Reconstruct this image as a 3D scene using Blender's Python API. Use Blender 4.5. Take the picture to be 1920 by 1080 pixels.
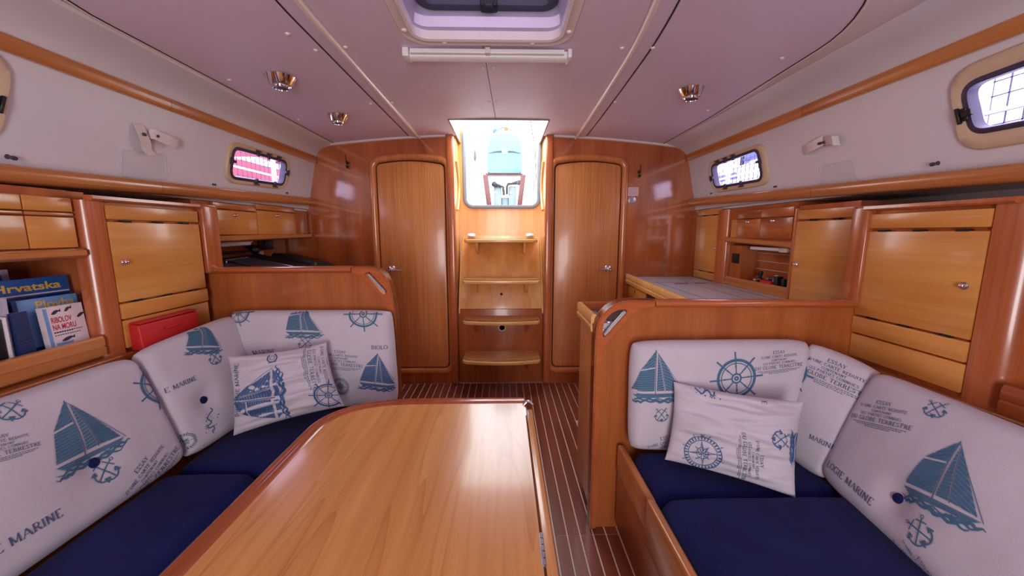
import bpy, bmesh, math, random
from mathutils import Vector, Matrix, noise
from mathutils.geometry import tessellate_polygon

for o in list(bpy.data.objects):
    bpy.data.objects.remove(o)
SC = bpy.context.scene
COL = SC.collection
random.seed(7)
R = math.radians

# ------------------------------------------------------------------ camera
cd = bpy.data.cameras.new('camera')
cd.lens = 13.125
cd.sensor_width = 36
cd.clip_start = 0.02
cam = bpy.data.objects.new('camera', cd)
cam.location = (0, 0, 1.17)
cam.rotation_euler = (R(90 - 8.37), 0, R(-1.2))
COL.objects.link(cam)
SC.camera = cam

# ------------------------------------------------------------------ daylight and added fill
wd = bpy.data.worlds.new('overcast')
SC.world = wd
wd.use_nodes = True
bg = wd.node_tree.nodes['Background']
bg.inputs[0].default_value = (0.93, 0.96, 1.0, 1)
bg.inputs[1].default_value = 6.5
SC.view_settings.view_transform = 'Standard'
SC.view_settings.look = 'None'
SC.view_settings.exposure = 0.40
SC.view_settings.gamma = 1.0
SC.view_settings.use_curve_mapping = False
SC.cycles.use_denoising = True
SC.cycles.max_bounces = 9
SC.cycles.diffuse_bounces = 5
SC.cycles.glossy_bounces = 4
SC.cycles.transparent_max_bounces = 12
SC.cycles.sample_clamp_indirect = 6.0


def area(name, loc, aim, sx, sy, watts=0.0, col=(1, 1, 1), portal=False):
    l = bpy.data.lights.new(name, 'AREA')
    l.shape = 'RECTANGLE'
    l.size, l.size_y = sx, sy
    l.energy = watts
    l.color = col
    if portal:
        l.cycles.is_portal = True
    o = bpy.data.objects.new(name, l)
    o.location = loc
    o.rotation_euler = Vector(aim).to_track_quat('-Z', 'Y').to_euler()
    COL.objects.link(o)
    return o


# openings that let the overcast sky in
area('portal_companionway', (-.015, 3.13, 1.70), (0, -1, 0), .66, .75, portal=True)
area('portal_sliding_hatch', (-.03, 2.76, 1.985), (0, 0, -1), .66, .70, portal=True)
area('portal_deck_hatch', (-.055, 1.22, 2.03), (0, 0, -1), .54, .56, portal=True)
area('portal_fore_hatch', (-.05, -.42, 2.03), (0, 0, -1), .56, .56, portal=True)
for sx in (-1, 1):
    area('portal_side_window', (sx * 1.455, 2.22, 1.53), (-sx, 0, -.2), .56, .24, portal=True)
    area('portal_side_window', (sx * 1.455, .82, 1.54), (-sx, 0, -.2), .76, .30, portal=True)
    area('portal_side_window', (sx * 1.455, -.42, 1.54), (-sx, 0, -.2), .76, .30, portal=True)
# added fill light in the unseen fore cabin, aimed up to brighten saloon and ceiling
area('fore_cabin_fill', (-.03, -1.25, 1.05), (0, 1, .30), .62, 1.2, 30, (1.0, .96, 1.0))


# ------------------------------------------------------------------ mesh helpers
WL = {}


def tag(o, label=None, cat=None, group=None, kind=None):
    for k, v in (('label', label), ('category', cat), ('group', group), ('kind', kind)):
        if v:
            o[k] = v
    return o


def thing(name, loc, label, cat, group=None, kind=None):
    o = bpy.data.objects.new(name, None)
    o.empty_display_size = .05
    COL.objects.link(o)
    o.location = loc
    WL[o.name] = Vector(loc)
    return tag(o, label, cat, group, kind)


def V(*a):
    return Vector(a)


class MB:
    def __init__(s):
        s.v, s.f = [], []

    def add(s, vs, fs):
        o = len(s.v)
        s.v += [Vector(p) for p in vs]
        s.f += [tuple(i + o for i in f) for f in fs]
        return s

    def hexa(s, p):
        return s.add(p, [(3, 2, 1, 0), (4, 5, 6, 7), (0, 1, 5, 4), (1, 2, 6, 5), (2, 3, 7, 6), (3, 0, 4, 7)])

    def box(s, x0, x1, y0, y1, z0, z1):
        return s.hexa([(x0, y0, z0), (x1, y0, z0), (x1, y1, z0), (x0, y1, z0), (x0, y0, z1), (x1, y0, z1), (x1, y1, z1), (x0, y1, z1)])

    def obox(s, c, a, b, n):
        """box about centre c with half-axis vectors a, b, n"""
        c, a, b, n = map(Vector, (c, a, b, n))
        return s.hexa([c - a - b - n, c + a - b - n, c + a + b - n, c - a + b - n, c - a - b + n, c + a - b + n, c + a + b + n, c - a + b + n])

    def tube(s, pts, r, n=10, cap=True, closed=False, flat=1.0):
        pts = [Vector(p) for p in pts]
        m = len(pts)
        rs = r if isinstance(r, (list, tuple)) else [r] * m
        T = []
        for i in range(m):
            if closed:
                t = pts[(i + 1) % m] - pts[i - 1]
            else:
                t = pts[min(i + 1, m - 1)] - pts[max(i - 1, 0)]
            T.append(t.normalized())
        up = V(0, 0, 1) if abs(T[0].z) < .9 else V(1, 0, 0)
        nrm = (up - T[0] * up.dot(T[0])).normalized()
        o = len(s.v)
        for i in range(m):
            nrm = (nrm - T[i] * nrm.dot(T[i]))
            nrm.normalize()
            b = T[i].cross(nrm)
            for k in range(n):
                a = 2 * math.pi * k / n
                s.v.append(pts[i] + (nrm * math.cos(a) + b * math.sin(a) * flat) * rs[i])
        for i in range(m if closed else m - 1):
            j = (i + 1) % m
            for k in range(n):
                k2 = (k + 1) % n
                s.f.append((o + i * n + k, o + i * n + k2, o + j * n + k2, o + j * n + k))
        if cap and not closed:
            s.f.append(tuple(o + k for k in reversed(range(n))))
            s.f.append(tuple(o + (m - 1) * n + k for k in range(n)))
        return s

    def lathe(s, prof, o, ax, n=20):
        """prof: (radius, height) pairs along axis ax from point o"""
        o, ax = Vector(o), Vector(ax).normalized()
        up = V(0, 0, 1) if abs(ax.z) < .9 else V(1, 0, 0)
        e1 = (up - ax * up.dot(ax)).normalized()
        e2 = ax.cross(e1)
        b = len(s.v)
        for r, h in prof:
            for k in range(n):
                a = 2 * math.pi * k / n
                s.v.append(o + ax * h + (e1 * math.cos(a) + e2 * math.sin(a)) * max(r, 1e-5))
        for i in range(len(prof) - 1):
            for k in range(n):
                k2 = (k + 1) % n
                s.f.append((b + i * n + k, b + i * n + k2, b + (i + 1) * n + k2, b + (i + 1) * n + k))
        s.f.append(tuple(b + k for k in reversed(range(n))))
        s.f.append(tuple(b + (len(prof) - 1) * n + k for k in range(n)))
        return s

    def plate(s, outer, o, ex, ey, d, holes=()):
        """polygon (with holes) in the plane o, ex, ey thickened by the vector d"""
        o, ex, ey, d = map(Vector, (o, ex, ey, d))
        loops = [list(outer)] + [list(h) for h in holes]
        P = [[o + ex * x + ey * y for x, y in lp] for lp in loops]
        base = len(s.v)
        flat = [p for lp in P for p in lp]
        n = len(flat)
        s.v += flat + [p + d for p in flat]
        if holes:
            tri = tessellate_polygon([[Vector((x, y, 0)) for x, y in lp] for lp in loops])
            for t in tri:
                s.f.append(tuple(base + i for i in t))
                s.f.append(tuple(base + n + i for i in reversed(t)))
        else:
            s.f.append(tuple(base + i for i in range(n)))
            s.f.append(tuple(base + n + i for i in reversed(range(n))))
        k = 0
        for lp in P:
            m = len(lp)
            for i in range(m):
                a, b = base + k + i, base + k + (i + 1) % m
                s.f.append((a, b, b + n, a + n))
            k += m
        return s

    def sweep(s, prof, path, side, up):
        """profile (a, b) placed as path + side*a + up*b; side/up single vectors or one per path point"""
        m, n = len(path), len(prof)
        o = len(s.v)
        for i, p in enumerate(path):
            sd = Vector(side[i] if isinstance(side, list) else side)
            u = Vector(up[i] if isinstance(up, list) else up)
            for a, b in prof:
                s.v.append(Vector(p) + sd * a + u * b)
        for i in range(m - 1):
            for k in range(n):
                k2 = (k + 1) % n
                s.f.append((o + i * n + k, o + i * n + k2, o + (i + 1) * n + k2, o + (i + 1) * n + k))
        s.f.append(tuple(o + k for k in reversed(range(n))))
        s.f.append(tuple(o + (m - 1) * n + k for k in range(n)))
        return s

    def ribbon(s, pts, prof, closed=True, n=None):
        """2-D moulding loop in a plane: pts list of Vector; prof (offset, height); n plane normal"""
        pts = [Vector(p) for p in pts]
        n = Vector(n).normalized()
        m = len(pts)
        o = len(s.v)
        q = len(prof)
        for i in range(m):
            a = pts[i - 1] if (closed or i > 0) else pts[i]
            b = pts[(i + 1) % m] if (closed or i < m - 1) else pts[i]
            t = (b - a).normalized()
            sd = t.cross(n)
            if 0 < i < m - 1 or closed:
                t1 = (pts[i] - pts[i - 1]).normalized()
                c = max(.5, t.dot(t1))
                sd = sd / c
            for x, h in prof:
                s.v.append(pts[i] + sd * x + n * h)
        for i in range(m if closed else m - 1):
            j = (i + 1) % m
            for k in range(q):
                k2 = (k + 1) % q
                s.f.append((o + i * q + k, o + i * q + k2, o + j * q + k2, o + j * q + k))
        if not closed:
            s.f.append(tuple(o + k for k in range(q)))
            s.f.append(tuple(o + (m - 1) * q + k for k in reversed(range(q))))
        return s

    def grid(s, fn, nu, nv, closed_u=False):
        o = len(s.v)
        for j in range(nv + 1):
            for i in range(nu + 1):
                s.v.append(Vector(fn(i / nu, j / nv)))
        for j in range(nv):
            for i in range(nu):
                a = o + j * (nu + 1) + i
                s.f.append((a, a + 1, a + nu + 2, a + nu + 1))
        return s

    def build(s, name, mat, parent=None, bevel=0, seg=2, smooth=38, weld=False, origin=None, **kw):
        me = bpy.data.meshes.new(name)
        if parent is not None:
            off = WL[parent.name]
        elif origin is not None:
            off = Vector(origin)
        else:
            lo = [min(p[i] for p in s.v) for i in range(3)]
            hi = [max(p[i] for p in s.v) for i in range(3)]
            off = V((lo[0] + hi[0]) / 2, (lo[1] + hi[1]) / 2, lo[2])
        me.from_pydata([p - off for p in s.v], [], s.f)
        bm = bmesh.new()
        bm.from_mesh(me)
        if weld:
            bmesh.ops.remove_doubles(bm, verts=bm.verts, dist=1e-5)
        bmesh.ops.recalc_face_normals(bm, faces=bm.faces)
        if bevel:
            ed = [e for e in bm.edges if len(e.link_faces) == 2 and e.calc_face_angle(0) > R(30)]
            bmesh.ops.bevel(bm, geom=ed, offset=bevel, segments=seg, profile=.5, affect='EDGES', clamp_overlap=True)
        bm.to_mesh(me)
        bm.free()
        if smooth:
            me.polygons.foreach_set('use_smooth', [True] * len(me.polygons))
            me.set_sharp_from_angle(angle=R(smooth))
        me.materials.append(mat)
        o = bpy.data.objects.new(name, me)
        COL.objects.link(o)
        if parent is not None:
            o.parent = parent
        else:
            o.location = off
        WL[o.name] = off.copy()
        return tag(o, **kw)


def rrect(x0, x1, y0, y1, r, n=6):
    """rounded rectangle, counter-clockwise; r one radius or four (bl, br, tr, tl)"""
    rr = r if isinstance(r, (list, tuple)) else [r] * 4
    out = []
    for (cx, cy, a0, q) in ((x0, y0, 180, rr[0]), (x1, y0, 270, rr[1]), (x1, y1, 0, rr[2]), (x0, y1, 90, rr[3])):
        if q <= 0:
            out.append((cx, cy))
            continue
        ox = cx + (q if cx == x0 else -q)
        oy = cy + (q if cy == y0 else -q)
        for k in range(n + 1):
            a = R(a0 + 90 * k / n)
            out.append((ox + q * math.cos(a), oy + q * math.sin(a)))
    return out


def rpoly(pts, r, n=6):
    """polygon with rounded corners"""
    m = len(pts)
    out = []
    rr = r if isinstance(r, (list, tuple)) else [r] * m
    for i in range(m):
        p, a, b = Vector(pts[i]), Vector(pts[i - 1]), Vector(pts[(i + 1) % m])
        if rr[i] <= 0:
            out.append(tuple(p))
            continue
        u, w = (a - p).normalized(), (b - p).normalized()
        ang = math.acos(max(-1, min(1, u.dot(w))))
        L = min(rr[i] / math.tan(ang / 2), (a - p).length * .48, (b - p).length * .48)
        s0, s1 = p + u * L, p + w * L
        for k in range(n + 1):
            t = k / n
            q = s0 * (1 - t) ** 2 + p * 2 * t * (1 - t) + s1 * t * t
            out.append(tuple(q))
    return out


def copy_tree(o, parent=None):
    c = o.copy()
    COL.objects.link(c)
    c.parent = parent
    WL[c.name] = WL[o.name].copy()
    for ch in list(o.children):
        copy_tree(ch, c)
    return c


# ------------------------------------------------------------------ materials
def lin(c):
    return tuple((x / 255 / 12.92) if x / 255 <= .04045 else ((x / 255 + .055) / 1.055) ** 2.4 for x in c) + (1,)


class NT:
    def __init__(s, name):
        s.m = bpy.data.materials.new(name)
        s.m.use_nodes = True
        s.t = s.m.node_tree
        s.b = s.t.nodes['Principled BSDF']
        s.out = s.t.nodes['Material Output']

    def n(s, kind, **kw):
        nd = s.t.nodes.new(kind)
        for k, v in kw.items():
            if k in nd.inputs:
                nd.inputs[k].default_value = v
            else:
                setattr(nd, k, v)
        return nd

    def l(s, a, b):
        s.t.links.new(a, b)

    def set(s, **kw):
        for k, v in kw.items():
            s.b.inputs[k.replace('_', ' ')].default_value = v


def wood(name, dark, light, axis='Z', rough=.3, coat=.25, fine=70, figure=.5, lines=.0, var=.12, bump=.05, along=1.1, across=7.0):
    M = NT(name)
    tc = M.n('ShaderNodeTexCoord')
    oi = M.n('ShaderNodeObjectInfo')
    mul = M.n('ShaderNodeVectorMath', operation='MULTIPLY')
    mul.inputs[1].default_value = (13.7, 7.3, 9.1)
    M.l(oi.outputs['Random'], mul.inputs[0])
    ad = M.n('ShaderNodeVectorMath', operation='ADD')
    M.l(tc.outputs['Object'], ad.inputs[0])
    M.l(mul.outputs[0], ad.inputs[1])
    al, ac = 1.6, 1.0 * fine
    sc = [ac, ac, ac]
    sc['XYZ'.index(axis)] = al
    mp = M.n('ShaderNodeMapping')
    mp.inputs['Scale'].default_value = sc
    M.l(ad.outputs[0], mp.inputs['Vector'])
    n1 = M.n('ShaderNodeTexNoise', Scale=1.0, Detail=5.0, Roughness=.6)
    M.l(mp.outputs[0], n1.inputs['Vector'])
    mp2 = M.n('ShaderNodeMapping')
    sc2 = [across] * 3
    sc2['XYZ'.index(axis)] = along
    mp2.inputs['Scale'].default_value = sc2
    M.l(ad.outputs[0], mp2.inputs['Vector'])
    n2 = M.n('ShaderNodeTexNoise', Scale=1.0, Detail=3.0, Roughness=.55, Distortion=.6)
    M.l(mp2.outputs[0], n2.inputs['Vector'])
    mix = M.n('ShaderNodeMix', data_type='FLOAT')
    mix.inputs[0].default_value = figure
    M.l(n1.outputs['Fac'], mix.inputs[2])
    M.l(n2.outputs['Fac'], mix.inputs[3])
    fac = mix.outputs[0]
    if lines:
        # growth-ring lines: contour lines of the slow figure
        mm = M.n('ShaderNodeMath', operation='MULTIPLY')
        mm.inputs[1].default_value = 9.0
        M.l(n2.outputs['Fac'], mm.inputs[0])
        fr = M.n('ShaderNodeMath', operation='FRACT')
        M.l(mm.outputs[0], fr.inputs[0])
        pw = M.n('ShaderNodeMath', operation='POWER')
        pw.inputs[1].default_value = 7.0
        M.l(fr.outputs[0], pw.inputs[0])
        m3 = M.n('ShaderNodeMath', operation='MULTIPLY')
        m3.inputs[1].default_value = -lines
        M.l(pw.outputs[0], m3.inputs[0])
        a3 = M.n('ShaderNodeMath', operation='ADD')
        M.l(fac, a3.inputs[0])
        M.l(m3.outputs[0], a3.inputs[1])
        fac = a3.outputs[0]
    rp = M.n('ShaderNodeValToRGB')
    rp.color_ramp.elements[0].position = .28
    rp.color_ramp.elements[0].color = lin(dark)
    rp.color_ramp.elements[1].position = .68
    rp.color_ramp.elements[1].color = lin(light)
    M.l(fac, rp.inputs[0])
    hv = M.n('ShaderNodeHueSaturation')
    mr = M.n('ShaderNodeMapRange')
    mr.inputs[3].default_value = 1 - var
    mr.inputs[4].default_value = 1 + var
    M.l(oi.outputs['Random'], mr.inputs[0])
    M.l(mr.outputs[0], hv.inputs['Value'])
    M.l(rp.outputs[0], hv.inputs['Color'])
    M.l(hv.outputs[0], M.b.inputs['Base Color'])
    bp = M.n('ShaderNodeBump', Strength=bump, Distance=.001)
    M.l(n1.outputs['Fac'], bp.inputs['Height'])
    M.l(bp.outputs[0], M.b.inputs['Normal'])
    M.set(Roughness=rough, Coat_Weight=coat, Coat_Roughness=.09)
    return M.m


def plain(name, c, rough=.5, metal=0, var=0, nscale=30, bump=0, bscale=200, coat=0, spec=.5, sheen=0):
    M = NT(name)
    tc = M.n('ShaderNodeTexCoord')
    ns = M.n('ShaderNodeTexNoise', Scale=nscale, Detail=3.0)
    M.l(tc.outputs['Object'], ns.inputs['Vector'])
    rp = M.n('ShaderNodeValToRGB')
    k = 1 - var
    a = lin(c)
    rp.color_ramp.elements[0].position = .3
    rp.color_ramp.elements[1].position = .7
    rp.color_ramp.elements[0].color = (a[0] * k, a[1] * k, a[2] * k, 1)
    rp.color_ramp.elements[1].color = a
    M.l(ns.outputs['Fac'], rp.inputs[0])
    M.l(rp.outputs[0], M.b.inputs['Base Color'])
    M.set(Roughness=rough, Metallic=metal, Coat_Weight=coat, Specular_IOR_Level=spec, Sheen_Weight=sheen)
    if bump:
        n2 = M.n('ShaderNodeTexNoise', Scale=bscale, Detail=3.0)
        M.l(tc.outputs['Object'], n2.inputs['Vector'])
        bp = M.n('ShaderNodeBump', Strength=bump, Distance=.002)
        M.l(n2.outputs['Fac'], bp.inputs['Height'])
        M.l(bp.outputs[0], M.b.inputs['Normal'])
    return M.m


def glass(name, tint, gloss=.06):
    M = NT(name)
    tr = M.n('ShaderNodeBsdfTransparent')
    tr.inputs[0].default_value = (*tint, 1)
    gl = M.n('ShaderNodeBsdfGlossy', Roughness=.03)
    ns = M.n('ShaderNodeTexNoise', Scale=4.0)
    mr = M.n('ShaderNodeMapRange')
    mr.inputs[3].default_value = gloss * .8
    mr.inputs[4].default_value = gloss * 1.2
    M.l(ns.outputs['Fac'], mr.inputs[0])
    mx = M.n('ShaderNodeMixShader')
    M.l(mr.outputs[0], mx.inputs[0])
    M.l(tr.outputs[0], mx.inputs[1])
    M.l(gl.outputs[0], mx.inputs[2])
    M.l(mx.outputs[0], M.out.inputs['Surface'])
    return M.m


W_RED = wood('varnished_mahogany', (140, 62, 28), (196, 108, 54), 'Z', .2, .8, 34, .75, var=.04)
W_PART = wood('partition_veneer', (150, 76, 34), (190, 110, 56), 'Z', .30, .25, 40, .6, var=.04)
W_DOOR = wood('door_veneer', (180, 104, 50), (226, 150, 86), 'Z', .3, .2, 90, .35, var=.03)
W_CAB = wood('cabinet_veneer', (196, 122, 52), (230, 164, 86), 'Y', .3, .2, 50, .6, var=.07)
W_GAL = wood('figured_veneer', (140, 66, 28), (204, 118, 62), 'Y', .28, .3, 20, .8, lines=.15, var=.05)
W_TABLE = wood('table_veneer', (190, 120, 58), (228, 166, 98), 'Y', .24, .3, 45, .45, lines=.16, var=0, bump=.03, along=.35, across=5.0)
W_TRIM = wood('trim_timber', (170, 98, 48), (212, 140, 80), 'Y', .25, .4, 60, .5, var=.05)
W_TRIMX = wood('trim_timber_across', (150, 72, 36), (200, 112, 64), 'X', .22, .4, 60, .5, var=.05)
W_TRIMZ = wood('trim_timber_upright', (150, 72, 36), (200, 114, 64), 'Z', .25, .4, 60, .5, var=.05)
W_FRAME = wood('door_frame_timber', (170, 92, 46), (214, 134, 74), 'Z', .22, .5, 60, .5, var=.05)
W_RIM = wood('table_rim_timber', (128, 58, 28), (176, 90, 48), 'Y', .2, .5, 50, .5, var=.05)
W_STEP = wood('step_timber', (214, 150, 78), (246, 198, 124), 'X', .3, .3, 60, .5, var=.05)
W_STEPZ = wood('step_panel_veneer', (206, 136, 68), (244, 190, 116), 'Z', .3, .25, 30, .65, var=.05)
W_TEAK = wood('floor_teak', (96, 42, 29), (148, 76, 54), 'Y', .32, .15, 60, .5, var=.16)
W_DARK = wood('locker_interior', (104, 48, 24), (140, 70, 36), 'Y', .5, 0, 40, .5, var=.04)
CAULK = plain('light_inlay', (226, 206, 190), .4, var=.1)
LINER = plain('white_liner', (224, 222, 228), .35, var=.04, nscale=4, bump=.02, bscale=60)
VINYL = plain('ceiling_vinyl', (224, 207, 226), .5, var=.05, nscale=3, bump=.12, bscale=350)
PIPING = plain('cream_piping', (236, 222, 214), .3, var=.04)
MOULD = plain('moulded_beige_plastic', (224, 210, 208), .4, var=.04)
CREAM = plain('window_cream', (216, 190, 158), .42, var=.04)
FABRIC = plain('cotton_fabric', (206, 198, 206), .9, var=.07, nscale=9, bump=.25, bscale=500, spec=.15, sheen=.1)
NAVY = plain('navy_velour', (26, 32, 92), .9, var=.45, nscale=7, bump=.3, bscale=300, spec=.12, sheen=.06)
PRINT = plain('blue_print', (80, 118, 148), .9, var=.18, nscale=60, spec=.1)
PRINT2 = plain('slate_print', (88, 102, 136), .9, var=.2, nscale=60, spec=.1)
PRINT3 = plain('navy_print', (74, 106, 150), .9, var=.2, nscale=60, spec=.1)
CHROME = plain('chrome', (228, 226, 230), .12, 1, var=.05)
STEEL = plain('brushed_steel', (196, 196, 204), .28, 1, var=.1)
BLACKP = plain('black_plastic', (22, 22, 28), .4, var=.2)
GREYP = plain('dark_grey_plastic', (64, 62, 76), .4, var=.1)
GASKET = plain('window_gasket', (66, 56, 84), .45, var=.1)
WHITEP = plain('white_plastic', (234, 230, 230), .35, var=.03)
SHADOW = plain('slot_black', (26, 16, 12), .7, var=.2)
BRASS = plain('aged_bronze', (118, 88, 54), .35, .9, var=.2)
RED = plain('red_case', (206, 40, 42), .5, var=.08, bump=.05, bscale=300)
COUNTER = plain('grey_laminate', (196, 200, 212), .28, var=.04)
ALU = plain('grey_alloy_frame', (132, 144, 158), .4, .1, var=.05)
GARN = plain('hatch_garnish', (140, 122, 104), .45, var=.05)
GARB = plain('lilac_garboard', (176, 164, 180), .4, var=.04)
SATIN = plain('satin_metal', (226, 228, 236), .35, .4, var=.04)
G_PANE = glass('tinted_pane', (.86, .80, .98))
G_HATCH = glass('hatch_pane', (.34, .30, .39))

# ================================================================== the setting
YB = 2.805                       # face of the aft bulkhead
EW = (-.2154, .9765)             # slope of the side walls: across, up


def wp(s, y, t, n=0.0):
    """point on the sloping side wall (s=-1 port side of picture, +1 the other): along y, up the slope t, inward n"""
    return V(s * (1.42 + EW[0] * t) - s * EW[1] * n, y, 1.36 + EW[1] * t + EW[0] * n)


def ceilz(x):
    return 1.868 - .047 * x * x


# ---- floor: teak planks with light inlay lines between them
fl = tag(MB().box(-1.9, 1.9, -1.9, 3.1, -.05, -.0012).build('floor', CAULK, origin=(0, 0, 0)), 'dark teak cabin floor with pale inlay lines', 'floor', kind='structure')
PW = .051
segs = [(-1.0, .25), (.252, 1.30), (1.302, 2.20), (2.202, 2.80)]
pl_mesh = {}
k0 = 0
for i in range(33):
    xc = -1.006 + PW * i
    for j, (a, b) in enumerate(segs):
        if xc < -.45 and j < 2 or xc < -.72 and j < 3 or (xc > .46 and j < 3):
            continue
        sh = 0 if i % 2 else .0
        if j not in pl_mesh:
            p = MB().box(-PW / 2 + .0024, PW / 2 - .0024, 0, b - a, -.012, 0).build('plank', W_TEAK, fl, bevel=.0006, seg=1)
            pl_mesh[j] = p
        else:
            p = bpy.data.objects.new('plank', pl_mesh[j].data)
            COL.objects.link(p)
            p.parent = fl
            WL[p.name] = V(0, 0, 0)
        p.location = (xc, a, 0)

# ---- aft bulkhead with two door openings
DL = (-.928, -.424)
DR = (.366, .868)


def door_loop(x0, x1, z0, z1, grow=0.0):
    x0 -= grow; x1 += grow; z0 -= grow; z1 += grow
    pts = [(x0, z0 + .03), (x0 + .03, z0)]
    pts = []
    r = .045 + grow
    sag = .018
    n = 6
    for k in range(n + 1):
        a = R(180 + 90 * k / n)
        pts.append((x0 + r + r * math.cos(a), z0 + r + r * math.sin(a)))
    for k in range(n + 1):
        a = R(270 + 90 * k / n)
        pts.append((x1 - r + r * math.cos(a), z0 + r + r * math.sin(a)))
    for k in range(n + 1):
        a = R(90 * k / n * .96)
        pts.append((x1 - r + r * math.cos(a), z1 - r - sag + r * math.sin(a)))
    for k in range(1, 10):
        t = k / 10
        x = x1 - r + (x0 + r - x1 + r) * t
        pts.append((x, z1 - sag + sag * (1 - (2 * t - 1) ** 2)))
    for k in range(n + 1):
        a = R(90 + 3.6 + 86.4 * k / n)
        pts.append((x0 + r + r * math.cos(a), z1 - r - sag + r * math.sin(a)))
    return pts


DZ = (.125, 1.692)
wa = MB()
for (sg, x1, dd) in ((-1, -.40, DL), (1, .345, DR)):
    ol = [(x1, 0), (x1, 1.95), (sg * 1.37, 1.95), (sg * 1.37, 1.70), (sg * 1.43, 1.37), (sg * 1.85, 1.345), (sg * 1.85, 0)]
    wa.plate(ol, (0, YB, 0), (1, 0, 0), (0, 0, 1), (0, .03, 0), [door_loop(*dd, *DZ)])
wa.build('wall_aft', W_RED, smooth=20, label='varnished mahogany aft bulkhead around both doors', kind='structure')

for k, (dd, hx, lab, side) in enumerate(((DL, -.845, 'tall arched wooden door beside the companionway, chrome lever at its outer edge by the chart table', 1),
                                         (DR, .79, 'tall arched wooden door beside the companionway, chrome lever at its outer edge by the galley', -1))):
    d = thing('door_%d' % (k + 1), ((dd[0] + dd[1]) / 2, YB, 0), lab, 'door', kind='structure')
    lp = door_loop(*dd, *DZ, grow=-.010)
    MB().plate(lp, (0, YB + .004, 0), (1, 0, 0), (0, 0, 1), (0, .03, 0)).build('door_leaf', W_DOOR, d, bevel=.003)
    fr = door_loop(*dd, *DZ, grow=.004)
    prof = [(-.006, -.02), (-.004, .010), (.006, .017), (.022, .019), (.034, .015), (.041, .004), (.041, -.004)]
    MB().ribbon([V(x, YB, z) for x, z in fr], prof, True, (0, -1, 0)).build('door_frame', W_FRAME, d, smooth=60)
    MB().box(dd[0] - .02, dd[1] + .02, YB + .034, YB + .05, DZ[0] - .02, DZ[1] + .02).build('door_stop', SHADOW, d)
    z = .90
    h = MB()
    h.lathe([(.030, 0), (.031, .004), (.027, .009), (.018, .013), (.012, .016), (.010, .045), (.008, .05)], (hx, YB + .004, z), (0, -1, 0), 22)
    h.tube([(hx, YB - .040, z), (hx + side * .03, YB - .044, z), (hx + side * .062, YB - .040, z - .003), (hx + side * .085, YB - .042, z - .001)], [.010, .0085, .008, .006], 12)
    h.build('lever_handle', CHROME, d, smooth=50, label='chrome lever handle on a round rose')

# ---- companionway recess
XL, XR = -.357, .300
for k, (x0, x1) in enumerate(((-.414, XL), (XR, .357))):
    MB().box(x0, x1, YB - .028, YB + .05, 0, 1.872).build('trim_%d' % (k + 1), W_TRIMZ, bevel=.016, seg=4, kind='structure',
          label='rounded wooden post %s of the companionway steps' % ('on the chart-table side', 'on the galley side')[k])
cw = MB()
cw.box(XL - .03, XL, YB + .03, 3.07, 0, 1.98)
cw.box(XR, XR + .03, YB + .03, 3.07, 0, 1.98)
op = [(.268, 1.98)] + list(reversed(rrect(-.300, .268, 1.388, 2.2, [.055, .055, 0, 0], 6)[:14])) + [(-.300, 1.98)]
U = [(-.300, 1.98)] + rrect(-.300, .268, 1.388, 2.2, [.055, .055, 0, 0], 6)[:14] + [(.268, 1.98)]
outer = [(XL, 0), (XR, 0), (XR, 1.98)] + list(reversed(U)) + [(XL, 1.98)]
cw.plate(outer, (0, 3.05, 0), (1, 0, 0), (0, 0, 1), (0, .025, 0))
cw.build('wall_companionway', W_STEPZ, smooth=20, kind='structure', label='pale wooden recess around the companionway opening')
ff = MB().ribbon([V(x, 3.05, z) for x, z in U], [(-.004, -.028), (-.004, .010), (.004, .014), (.020, .014), (.026, .008), (.026, -.001)], False, (0, -1, 0))
ff.build('window_1', ALU, smooth=50, kind='structure', label='grey alloy frame around the open companionway hatch')

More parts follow.
